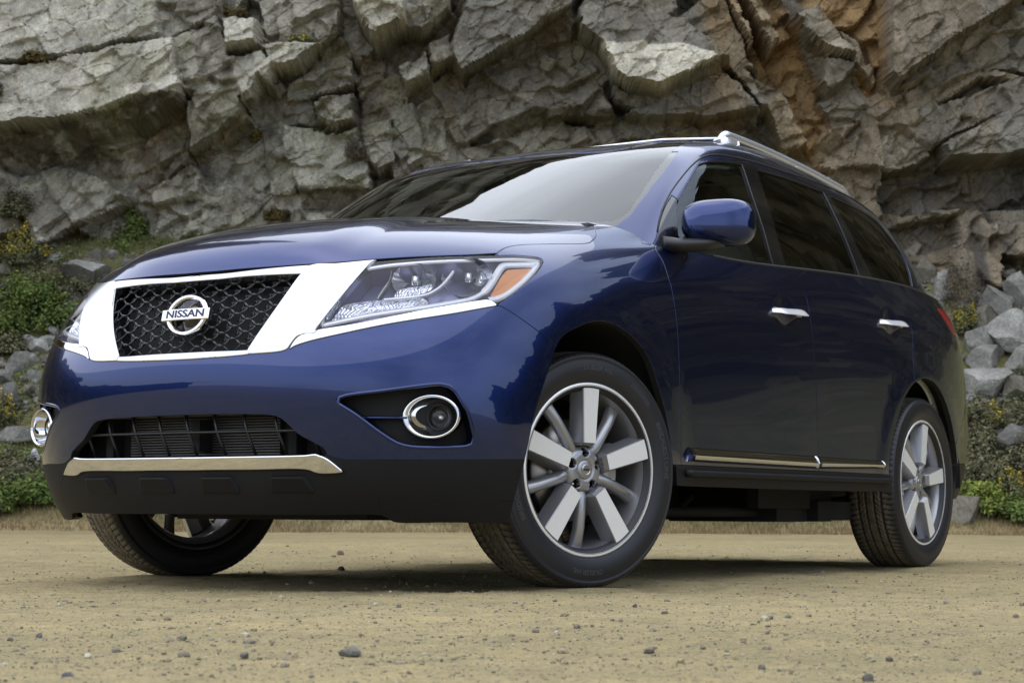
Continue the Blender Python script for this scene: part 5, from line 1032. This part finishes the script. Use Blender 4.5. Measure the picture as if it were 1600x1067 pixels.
def side_wall(name, pts, hgt, seed, z0=-.4, col_=(.16, .145, .115), cell=.28):
    """cliff along a ground line pts (s,b); hgt along it"""
    P = np.array(pts, float); seg = np.r_[0, np.cumsum(np.linalg.norm(np.diff(P, axis=0), axis=1))]; n = int(seg[-1]/cell); t = np.linspace(0, seg[-1], n)
    xs, ys = np.interp(t, seg, P[:, 0]), np.interp(t, seg, P[:, 1]); h = np.interp(t, seg, hgt)*(1+.22*fbm(t*.13, t*0+seed, 4, seed)*2); nx, ny = np.gradient(ys), -np.gradient(xs); ln = np.hypot(nx, ny); nx /= ln; ny /= ln
    nz = int(max(hgt)/cell); T, K = np.meshgrid(t, np.linspace(0, 1, nz), indexing='ij'); H = np.repeat(h[:, None], nz, 1)*K; d, cc = far_rock(T+seed*7.7, H); lean = .25*H+(K > .985)*3
    off = d-lean; Xs = np.repeat(xs[:, None], nz, 1)+nx[:, None]*off; Ys = np.repeat(ys[:, None], nz, 1)+ny[:, None]*off
    sheet(name, WN(Xs, Ys, z0+H), cc*np.array(col_)/.16, M['rock'])
side_wall('left_cliff', [(-7.9, 26.0), (-14, 25), (-22, 20), (-30, 12), (-36, 2), (-40, -6)], [17, 12, 6, 3.5, 2.5, 2], 3, cell=.16)
side_wall('right_cliff', [(60, -20), (46, 6), (36, 18), (26, 25), (16, 27.5), (9.2, 27.0)], [8, 14, 16, 16, 16, 17], 5, col_=(.092, .090, .068))

# ------------------------------------------------------------------ ground sheet
bb_ = [-60.0, -30, -15, -8, -4, -2, -1, -.3, .2, .5]; v = .7
while v < 34: bb_.append(v); v *= 1.0085
bb_ = np.array(bb_+[40, 60, 120, 300]); sa = np.concatenate([[-300, -120, -60, -35, -22, -16, -12, -10], np.arange(-9, -3.2, .12), np.arange(-3.2, 3.2, .026), np.arange(3.2, 9, .12), [10, 12, 16, 22, 35, 60, 120, 300]])
SS, BBq = np.meshgrid(sa, bb_, indexing='ij')
near = np.clip((30-BBq)/10, 0, 1); flat = np.exp(-np.maximum(np.abs(SS)-3.4, 0))
Zg = np.where((np.abs(SS) < 60) & (BBq > 0), hill(SS, BBq), 0)
rough = fbm(SS*1.1, BBq*1.1, 3, 700)*.012+fbm(SS*5, BBq*5, 3, 710)*.007*flat+fbm(SS*19, BBq*19, 3, 720, .6)*.007*flat*(BBq < 14)
ruts = -.006*np.exp(-((((BBq-3.4-.10*SS) % 1.9)-.9)/.16)**2)*(BBq < 9)
def footprint(x, y):     # the lot is pressed level under the tyres
    w_ = 0
    for cx, cy in ((0, .835), (0, -.835), (-2.9, .835), (-2.9, -.835)): w_ = np.maximum(w_, np.exp(-(((x-cx)/.22)**2+((y-cy)/.22)**2)**2))
    return w_
def gz(s, b):
    s = np.asarray(s, float); b = np.asarray(b, float); fl_ = np.exp(-np.maximum(np.abs(s)-3.4, 0)); r_ = fbm(s*1.1, b*1.1, 3, 700)*.012+fbm(s*5, b*5, 3, 710)*.007*fl_+fbm(s*19, b*19, 3, 720, .6)*.007*fl_*(b < 14)-.006*np.exp(-((((b-3.4-.10*s) % 1.9)-.9)/.16)**2)*(b < 9)
    q = WN(s, b, s*0); f_ = footprint(q[..., 0], q[..., 1]); return r_*(1-f_)-.004*(1-f_)-.001
XY = WN(SS, BBq, Zg); fp = footprint(XY[..., 0], XY[..., 1]); XY[..., 2] += (rough+ruts)*near*(1-fp)-.004*(1-fp)-.001
m = M['dirt'] = mat('dirt', (.30, .25, .15), .95, spec=.2)
tc = objco(m); n1 = noise(m, .55, 5, .6, tc); n2 = noise(m, 7, 6, .65, tc); n3 = noise(m, 60, 5, .7, tc); n4 = noise(m, 260, 3, .7, tc)
base = ramp(m, n1, [(.30, (.265, .22, .12)), (.55, (.335, .275, .150)), (.75, (.385, .305, .155))])
base = mixc(m, 1.0, base, ramp(m, n2, [(.25, (.72, .74, .76)), (.5, (1, 1, 1)), (.75, (1.22, 1.18, 1.1))]), 'MULTIPLY')
base = mixc(m, 1.0, base, ramp(m, n3, [(.30, (.55, .56, .60)), (.46, (.98, .98, .98)), (.64, (1.08, 1.08, 1.06)), (.78, (1.5, 1.5, 1.5))]), 'MULTIPLY')
base = mixc(m, 1.0, base, ramp(m, n4, [(.33, (.62, .62, .64)), (.5, (1, 1, 1)), (.68, (1.4, 1.38, 1.34))]), 'MULTIPLY')
# far strip of straw and thin grass over the slope
pos = N(m, 'ShaderNodeSeparateXYZ'); L(m, tc, pos.inputs[0]); hz = ramp(m, pos.outputs['Z'], [(.0, (0, 0, 0)), (.05, (0, 0, 0)), (.16, (1, 1, 1))])
straw = ramp(m, noise(m, 2.2, 6, .7, tc), [(.30, (.10, .105, .045)), (.5, (.16, .15, .07)), (.66, (.25, .19, .10))])
L(m, mixc(m, hz, base, straw), P_(m).inputs['Base Color'])
b1 = bump(m, n2, .5, .02); b2 = bump(m, n3, .8, .010, b1); L(m, bump(m, n4, .7, .003, b2), P_(m).inputs['Normal'])
sheet('ground', XY, None, M['dirt'], smooth=True)

# ------------------------------------------------------------------ gravel and stones
def ico(sub):
    bm = bmesh.new(); bmesh.ops.create_icosphere(bm, subdivisions=sub, radius=1); v = np.array([q.co[:] for q in bm.verts]); f = np.array([[x.index for x in q.verts] for q in bm.faces]); bm.free(); return v, f
IV1, IF1 = ico(1); IV2, IF2 = ico(2); IV4, IF4 = ico(4)
def chipped(V, rng, n=9, lo=.55, hi=.95):
    V = V.copy()
    for k in range(n):
        d = rng.normal(size=3); d /= np.linalg.norm(d); h = rng.uniform(lo, hi); t = V @ d; V -= np.maximum(t-h, 0)[:, None]*d
    return V
rng = np.random.default_rng(11)
m = M['pebble'] = mat('pebble', (.2, .18, .14), .85)
oi = N(m, 'ShaderNodeAttribute', attribute_name='tone'); L(m, mixc(m, 1, oi.outputs['Color'], ramp(m, noise(m, 160, 4, .7, objco(m)), [(.3, (.7, .7, .7)), (.7, (1.3, 1.3, 1.3))]), 'MULTIPLY'), P_(m).inputs['Base Color'])
PV = []; PF = []; PC = []; nb = 0
for k in range(30000):
    b = 2.2*(6.5)**rng.random(); s = rng.uniform(-1, 1)*(.38*b+.5); r = rng.choice([.0022, .0032, .005, .008, .013], p=[.60, .31, .07, .017, .003])*rng.uniform(.7, 1.3)*(1 if b > 3 else .8)
    p = W(s, b, float(gz(s, b)))
    
    if footprint(np.array([p[0]]), np.array([p[1]]))[0] > .3 and r > .004: continue
    v = chipped(IV1, rng, 4, .5, .95)*np.array([1, rng.uniform(.6, 1), rng.uniform(.45, .8)])*r; a = rng.uniform(0, 6.28); c_, s_ = math.cos(a), math.sin(a); v = v @ np.array([[c_, s_, 0], [-s_, c_, 0], [0, 0, 1]])
    PV.append(v+np.array(p)+[0, 0, r*.22]); PF.append(IF1+nb); nb += len(v); g_ = rng.choice([0, 1, 2], p=[.55, .3, .15]); base_ = [(.25, .21, .13), (.19, .165, .12), (.33, .29, .21)][g_]; PC.append(np.tile(np.array(base_)*rng.uniform(.7, 1.25), (len(v), 1)))
PV = np.concatenate(PV); PF = np.concatenate(PF); PC = np.concatenate(PC)
def fast_mesh(name, V, F, material, tone=None, smooth=False, parent=None, **kw):
    me = bpy.data.meshes.new(name); k = F.shape[1]; me.vertices.add(len(V)); me.vertices.foreach_set('co', V.reshape(-1).astype(np.float32)); me.loops.add(len(F)*k); me.loops.foreach_set('vertex_index', F.reshape(-1).astype(np.int32)); me.polygons.add(len(F))
    me.polygons.foreach_set('loop_start', (np.arange(len(F))*k).astype(np.int32)); me.polygons.foreach_set('loop_total', np.full(len(F), k, np.int32)); me.polygons.foreach_set('use_smooth', [smooth]*len(F)); me.update()
    if tone is not None:
        at = me.color_attributes.new('tone', 'FLOAT_COLOR', 'POINT'); rgba = np.ones((len(V), 4), np.float32); rgba[:, :3] = tone; at.data.foreach_set('color', rgba.reshape(-1))
    me.materials.append(material); o = bpy.data.objects.new(name, me); return link(o, parent, **kw)
fast_mesh('gravel', PV, PF, M['pebble'], PC, kind='stuff')
def stone(name, loc, size, seed, colr, label, cat, group, mt='pebble', iv=None, n=14, squash=.7, rock=False, rz=None):
    rg = np.random.default_rng(seed); V0, F0 = iv or (IV2, IF2); v = chipped(V0, rg, n, .36 if rock else .5, .74 if rock else .92)
    if rock: v = v/np.abs(v).max(0)
    if rock:
        x_, y_, z_ = v[:, 0]*2.0, v[:, 1]*2.0, v[:, 2]*2.0; v = v*(1+.05*(fbm(x_+seed, y_+z_, 4, seed % 50)+fbm(z_-seed, x_-y_, 4, 3)))[:, None]
    v = v*np.array(size)/2; t = np.tile(np.array(colr), (len(v), 1))*(1+.5*fbm(v[:, 0]*5/max(size)+seed, v[:, 2]*5/max(size), 4, 9))[:, None]
    o = fast_mesh(name, v, F0, M[mt], t, smooth=False, label=label, cat=cat, group=group); o.location = loc; o.rotation_euler = (0, 0, rz if rz is not None else rg.uniform(0, 6)); return o
# the few loose stones big enough to pick out in the foreground
SG = 'loose stones in the foreground'
for i, (s, b, w_, h_, c_, lb) in enumerate([
 (-.275, 3.33, .052, .030, (.15, .14, .12), 'long flat grey stone on the dirt, largest one below the car nose'),
 (-.443, 3.235, .020, .017, (.10, .09, .075), 'small rounded dark stone just left of the long flat stone'),
 (-.550, 3.265, .026, .018, (.15, .13, .10), 'brown double lumped stone on the dirt, left of the rounded dark stone'),
 (-.711, 3.26, .016, .013, (.46, .42, .33), 'small whitish stone standing out pale on the dirt, near the left edge'),
 (-.935, 3.85, .019, .016, (.11, .10, .10), 'upper dark pebble of the close pair at the far left of the dirt'),
 (-.960, 3.72, .016, .013, (.12, .11, .10), 'lower dark pebble of the close pair at the far left of the dirt'),
 (-.908, 10.3, .045, .036, (.16, .12, .09), 'reddish brown stone on sunlit dirt seen between the front wheels'),
 (-.674, 7.7, .038, .026, (.07, .07, .07), 'dark stone at the rim of the shadow between the front wheels'),
 (.533, 2.90, .024, .019, (.11, .10, .09), 'dark chunky stone at the bottom right of the dirt'),
 (.318, 4.95, .017, .015, (.13, .12, .11), 'lone grey pebble just below the turned front wheel'),
 (-.655, 2.88, .025, .014, (.10, .10, .11), 'flat blue grey stone at the bottom left of the dirt'),
 (.391, 3.02, .016, .012, (.12, .11, .10), 'small dark stone low on the dirt, below and right of the turned wheel')]):
    stone('stone', W(s, b, float(gz(s, b))+h_*.22), (w_, w_*.7, h_), 40+i, c_, lb, 'stone', SG, rz=math.atan2(FR[1], FR[0]))

BG = 'fallen boulders at the foot of the cliff'
RG = (.205, .20, .185); LG = (.27, .265, .245); DG = (.12, .117, .108); BR = (.17, .155, .125)
BOULD = [
 (6.44, 25.43, .46, .60, RG, 'upright blocky grey boulder above the pile behind the tail light'),
 (5.98, 24.66, .42, .42, RG, 'wedge shaped grey boulder touching the car tail, left of the widest slab'),
 (6.42, 24.66, .68, .66, LG, 'biggest pale boulder of the pile, at the right edge behind the car'),
 (5.98, 24.33, .62, .34, RG, 'flat grey slab lying under the wedge boulder by the car tail'),
 (5.98, 23.90, .86, .46, LG, 'long low pale slab at the bottom of the pile right of the car'),
 (6.41, 24.20, .42, .42, RG, 'rounded grey boulder below the biggest one at the right edge'),
 (6.25, 23.70, .40, .34, BR, 'brownish boulder just above the shrubs at the right edge'),
 (5.83, 25.89, .22, .54, LG, 'narrow tall pale rock standing left of the brown shrub'),
 (6.79, 25.61, .38, .56, RG, 'tall grey rock cut by the right edge, above the pile'),
 (5.90, 22.59, .40, .42, DG, 'dark violet grey rock sunk among the grey green shrubs'),
 (5.00, 21.26, .44, .36, BR, 'low brown boulder on the straw behind the rear wheel'),
 (6.19, 25.14, .44, .34, BR, 'small brown rock between the flowering bush and the biggest boulder'),
 (5.69, 26.32, .34, .42, BR, 'buff angular rock against the cliff above the rear window end'),
 (5.56, 25.56, .28, .34, RG, 'grey rock half hidden by the rear corner of the car'),
 (-5.86, 25.70, .74, .48, LG, 'large pale rounded boulder above the left headlight, below the green creeper'),
 (-6.12, 23.78, .32, .24, RG, 'squarish grey rock at the left edge of the rubble'),
 (-5.96, 23.80, .20, .22, RG, 'small pointed rock right of the squarish grey one'),
 (-5.91, 24.03, .28, .24, LG, 'pale rock at the top of the rubble left of the bumper'),
 (-6.01, 23.00, .40, .36, DG, 'dark slanted slab at the left edge, above the lower yellow bush'),
 (-5.87, 23.51, .22, .20, RG, 'little grey rock in the middle of the left rubble'),
 (-5.81, 23.22, .22, .24, BR, 'brownish rock close to the bumper in the left rubble'),
 (-5.78, 22.37, .52, .30, RG, 'wide low grey rock left of the far fog lamp'),
 (-5.86, 25.26, .22, .20, RG, 'small grey rock directly under the large pale boulder'),
 (-5.71, 26.05, .32, .28, BR, 'brown rock wedged between the large boulder and the cliff'),
 (-5.45, 21.95, .17, .26, (.5, .5, .5), 'small white rock beside the bumper below the far fog lamp'),
 (-5.95, 24.52, .26, .20, RG, 'grey rock just below the green shrubs on the left slope'),
 (-5.82, 24.94, .20, .18, RG, 'small rock under the far headlight on the left slope'),
 (5.58, 26.82, .36, .36, BR, 'buff rock leaning on the cliff near the rear roof corner'),
 (5.92, 23.35, .26, .20, RG, 'small grey rock between the slab pile and the shrubs'),
 (-5.60, 23.45, .26, .20, DG, 'dark rock touching the left side of the bumper'),
 (-6.21, 23.49, .22, .20, RG, 'grey rock cut by the left edge, middle of the slope')]
for i, (s, b, w_, h_, c_, lb) in enumerate(BOULD):
    stone('boulder', W(s, b, float(hill(s, b))+h_*.20), (w_*1.18, w_*1.0, h_*1.22), 100+i, c_, lb, 'boulder', BG, 'rock', (IV4, IF4), 13, rock=True, rz=math.atan2(FR[1], FR[0])+((i*37) % 7-3)*.12)
# small rubble nobody could count
RV = []; RF = []; RC = []; nb = 0
for k in range(2100):
    u_ = rng.random(); side = u_ < .5; s = rng.uniform(-7.6, -4.6) if u_ < .38 else rng.uniform(-4.6, 0) if u_ < .5 else rng.uniform(0, 4.6) if u_ < .62 else rng.uniform(4.6, 7.8); b = rng.uniform(22.2, 26.3) if side else rng.uniform(22.8, 26.6); r = rng.choice([.03, .05, .08, .12], p=[.45, .3, .17, .08])*rng.uniform(.7, 1.3)
    v = chipped(IV2, rng, 8, .45, .9)*np.array([1, .9, .7])*r; RV.append(v+np.array(W(s, b, float(hill(s, b))+r*.2))); RF.append(IF2+nb); nb += len(v); RC.append(np.tile(np.array(RG if rng.random() < .6 else BR)*rng.uniform(.55, 1.25), (len(v), 1)))
fast_mesh('rubble', np.concatenate(RV), np.concatenate(RF), M['rock'], np.concatenate(RC), kind='stuff')

# ------------------------------------------------------------------ plants
m = M['leaf'] = mat('leaf', (.06, .09, .03), .65, spec=.25); at = N(m, 'ShaderNodeAttribute', attribute_name='tone'); L(m, at.outputs['Color'], P_(m).inputs['Base Color'])
P_(m).inputs['Subsurface Weight'].default_value = 0
m = M['twig'] = mat('twig', (.09, .07, .05), .8)
m = M['petal'] = mat('petal', (.5, .36, .02), .6); at = N(m, 'ShaderNodeAttribute', attribute_name='tone'); L(m, at.outputs['Color'], P_(m).inputs['Base Color'])
def leaves(rg, C0, nrm, size, tones, up=.5):
    """one folded leaf (two triangles) per centre"""
    n = len(C0); d = rg.normal(size=(n, 3))*.6+nrm; d /= np.linalg.norm(d, axis=1)[:, None]; a = np.cross(d, rg.normal(size=(n, 3))); a /= np.linalg.norm(a, axis=1)[:, None]; b = np.cross(d, a)
    sz = (size*rg.uniform(.6, 1.4, n))[:, None]; V = np.stack([C0-a*sz, C0+b*sz*.42, C0+a*sz, C0-b*sz*.42], 1).reshape(-1, 3); F = np.arange(n*4).reshape(n, 4)
    T = np.array(tones)[rg.integers(0, len(tones), n)]*rg.uniform(.55, 1.4, n)[:, None]; return V, F, np.repeat(T, 4, 0)
PAL = {'green': [(.10, .15, .03), (.075, .12, .025), (.14, .165, .04)], 'lime': [(.18, .22, .035), (.14, .18, .035)], 'grey': [(.14, .145, .075), (.11, .12, .06), (.17, .155, .08), (.12, .10, .06)],
       'brown': [(.13, .10, .07), (.10, .08, .055), (.15, .12, .08)], 'yellow': [(.10, .115, .045), (.13, .13, .06), (.09, .09, .05)], 'ochre': [(.15, .09, .03), (.11, .08, .03), (.10, .10, .03)]}
def shrub(s, b, w_, h_, kind, label, seed, z=None, group='shrubs on the rocky slope', tilt=None, name='shrub', flower=None, dens_=1.0):
    rg = np.random.default_rng(seed); zz = float(hill(s, b)) if z is None else z
    o = empty(name, W(s, b, zz), label, 'bush', group); n = int(3600*w_*dens_+900)
    ncl = 26; cl = rg.normal(size=(ncl, 3)); cl /= np.linalg.norm(cl, axis=1)[:, None]; cl[:, 2] = np.abs(cl[:, 2])*.9+.1; cl *= rg.uniform(.45, .95, ncl)[:, None]
    k = rg.integers(0, ncl, n); p = cl[k]+rg.normal(size=(n, 3))*.17; nr = p/np.linalg.norm(p, axis=1)[:, None]; P = p*np.array([w_*.56, w_*.5, h_*.95]); P[:, 2] = np.maximum(P[:, 2], .0)
    ltone = rg.uniform(.7, 1.25, ncl)[k]
    V, F, T = leaves(rg, P, nr+[0, 0, .5], {'green': .027, 'lime': .027, 'grey': .022, 'brown': .015, 'yellow': .021, 'ochre': .022}[kind], PAL[kind]); fast_mesh('foliage', V, F, M['leaf'], T*np.repeat(ltone, 4)[:, None], parent=o)
    tw = MB()
    for q in cl[:14]: tw.tube([(0, 0, -.03), tuple(q*np.array([w_*.25, w_*.22, h_*.45])+[0, 0, .02]), tuple(q*np.array([w_*.5, w_*.45, h_*.86]))], [.008, .005, .002], 4, cap=False)
    tw.build('stems', M['twig'], o)
    if kind == 'yellow' or flower:
        nf = int(2200*w_)+200; k = rg.integers(0, ncl, nf); p = cl[k]*1.10+rg.normal(size=(nf, 3))*.10; up_ = p[:, 2] > .22; p = p[up_]; P = p*np.array([w_*.56, w_*.5, h_]); V, F, T = leaves(rg, P, np.array([.3, .3, .8]), .017, [(.52, .38, .02), (.42, .32, .03), (.60, .46, .05)]); fast_mesh('flowers', V, F, M['petal'], T, parent=o, kind='stuff')
    return o
SH = [
 (-6.69, 25.93, .75, .52, 'yellow', 'grey green bush topped with yellow flowers at the upper left edge'),
 (-6.24, 24.83, 1.05, .74, 'green', 'broad bright green shrub filling the left slope under the yellow bush'),
 (-5.78, 24.45, .66, .60, 'green', 'green shrub beside the far headlight on the left slope'),
 (-6.40, 24.40, .66, .60, 'green', 'lower green shrub at the left edge, above the rubble'),
 (-6.02, 22.68, .42, .40, 'yellow', 'small yellow flowered bush low at the left edge'),
 (-5.53, 21.64, .66, .46, 'grey', 'grey green tuft next to the bumper at lower left'),
 (-5.25, 21.19, .60, .42, 'green', 'low green plant at the edge of the dirt by the bumper corner'),
 (-5.60, 21.06, .52, .42, 'green', 'low green plant at the edge of the dirt, cut by the left edge'),
 (-6.28, 24.10, .50, .30, 'grey', 'thin grey brush over the rubble at the left edge'),
 (-6.20, 25.33, .66, .42, 'brown', 'dry brown twiggy brush between the yellow bush and the pale boulder'),
 (-5.70, 25.32, .42, .32, 'grey', 'pale grey brush just above the far headlight'),
 (6.02, 25.56, .62, .72, 'brown', 'dry brown bush growing over the rocks above the tail light'),
 (5.90, 24.98, .40, .42, 'yellow', 'small yellow flowered bush beside the red tail light'),
 (5.72, 23.22, .62, .46, 'grey', 'olive shrub right against the car tail below the slabs'),
 (6.08, 23.01, .62, .50, 'grey', 'olive shrub at the right edge below the slabs'),
 (5.52, 22.59, .56, .56, 'grey', 'grey green shrub in the middle of the bank right of the car'),
 (5.95, 22.24, .52, .50, 'grey', 'grey green shrub at the right edge below the dark rock'),
 (5.45, 22.04, .60, .56, 'grey', 'sprawling grey shrub beside the rear bumper'),
 (5.78, 23.10, .48, .28, 'yellow', 'strip of yellow flowers across the olive shrubs on the right'),
 (5.63, 21.80, .30, .30, 'yellow', 'round yellow flower tuft low on the right bank'),
 (5.26, 21.65, .50, .30, 'lime', 'bright yellow green plant above the low brown boulder'),
 (5.56, 21.22, .60, .32, 'green', 'dark green plant at the dirt edge in the lower right'),
 (5.36, 21.40, .44, .28, 'lime', 'bright green patch between the brown boulder and the dark green plant'),
 (5.40, 25.20, .42, .42, 'brown', 'dry brush behind the rear pillar of the car')]
for i, q in enumerate(SH): q = list(q); q[3] *= .78 if q[4] in ('green', 'lime', 'grey') else 1; shrub(*q, seed=300+i)
def cliff_plant(px, py, w_, h_, kind, label, seed, n=1, **kw):
    s = (px-800)*UNIT; z = .2458+(796.6-py)*UNIT; d, _ = wall_rock(np.array([[s]]), np.array([[z]])); b = 27.6-float(d[0, 0])+float(bend(np.array(s)))-.02
    return shrub(s, b, w_, h_, kind, label, seed, z=z-h_*.4, group='plants rooted in the cliff', **kw)
cliff_plant(180, 392, .62, .50, 'green', 'lower part of the bright green creeper on the rock above the hood', 401)
cliff_plant(196, 350, .46, .50, 'green', 'upper part of the bright green creeper on the rock above the hood', 402)
cliff_plant(468, 68, .34, .16, 'yellow', 'small yellow flowering plant high on the cliff, top centre left', 403)
cliff_plant(388, 196, .16, .30, 'ochre', 'rust coloured tuft hanging in the vertical crack', 404, flower=True)
cliff_plant(424, 334, .24, .20, 'ochre', 'rusty tuft on the rock just above the hood', 405)
cliff_plant(552, 228, .34, .36, 'brown', 'dark dry brush in the recess above the windshield corner', 406)
cliff_plant(72, 112, .34, .18, 'ochre', 'brown moss clump on the long crack at upper left', 407)
cliff_plant(20, 172, .22, .18, 'ochre', 'brown moss clump below the long crack at the left edge', 408)
cliff_plant(30, 330, .50, .40, 'grey', 'grey green bush at the left edge under the overhang', 409)
cliff_plant(350, 10, .50, .20, 'ochre', 'dark brown mossy growth at the very top of the cliff', 410)
# thin grass and straw
m = M['grass'] = mat('grass_blade', (.1, .1, .04), .7); at = N(m, 'ShaderNodeAttribute', attribute_name='tone'); L(m, at.outputs['Color'], P_(m).inputs['Base Color'])
def blades(name, n, sr, br, hgt, tones, seed, dens_fn=None):
    rg = np.random.default_rng(seed); s = rg.uniform(*sr, n); b = rg.uniform(*br, n); k = fbm(s*1.3, b*1.3, 3, seed)+.25 > rg.uniform(-.4, .5, n); s, b = s[k], b[k]; n = len(s)
    z = hill(s, b)-.01; base = WN(s, b, z); an = rg.uniform(0, 6.28, n); h = hgt*rg.uniform(.4, 1.5, n); w_ = .0035; d = np.stack([np.cos(an), np.sin(an), 0*an], -1); ln = np.stack([rg.normal(size=n)*.4*h, rg.normal(size=n)*.4*h, h], -1)
    V = np.stack([base-d*w_, base+d*w_, base+ln], 1).reshape(-1, 3); T = np.array(tones)[rg.integers(0, len(tones), n)]*rg.uniform(.6, 1.3, n)[:, None]
    fast_mesh(name, V, np.arange(n*3).reshape(n, 3), M['grass'], np.repeat(T, 3, 0), kind='stuff')
G1 = [(.13, .17, .04), (.10, .14, .03), (.18, .17, .06)]; ST = [(.30, .21, .10), (.24, .16, .075), (.36, .27, .13), (.20, .15, .08)]
blades('grass', 110000, (-12, 0), (20.9, 27), .09, G1+ST[:1], 801); blades('grass', 90000, (0, 11), (20.9, 25), .08, G1+ST[:2], 802)
def cover(name, n, sr, br, seed):
    rg = np.random.default_rng(seed); s = rg.uniform(*sr, n); b = rg.uniform(*br, n); k = fbm(s*.9, b*.9, 3, seed)*1.6+.12 > rg.uniform(-.35, .45, n); s, b = s[k], b[k]; mound = np.clip(fbm(s*2.2, b*2.2, 2, seed+5)+.35, 0, 1)*.30; P = WN(s, b, hill(s, b)+mound*rg.random(len(s)))
    V, F, T = leaves(rg, P, np.array([.2, .2, .8]), .024, PAL['green']+PAL['grey']+PAL['green']); fast_mesh(name, V, F, M['leaf'], T, kind='stuff')
cover('ground_cover', 90000, (-11, 0), (21.2, 27), 811); cover('ground_cover', 64000, (0, 10), (21.3, 24.2), 812)
blades('dry_grass', 60000, (-8, 9), (20.5, 21.5), .06, ST, 803)
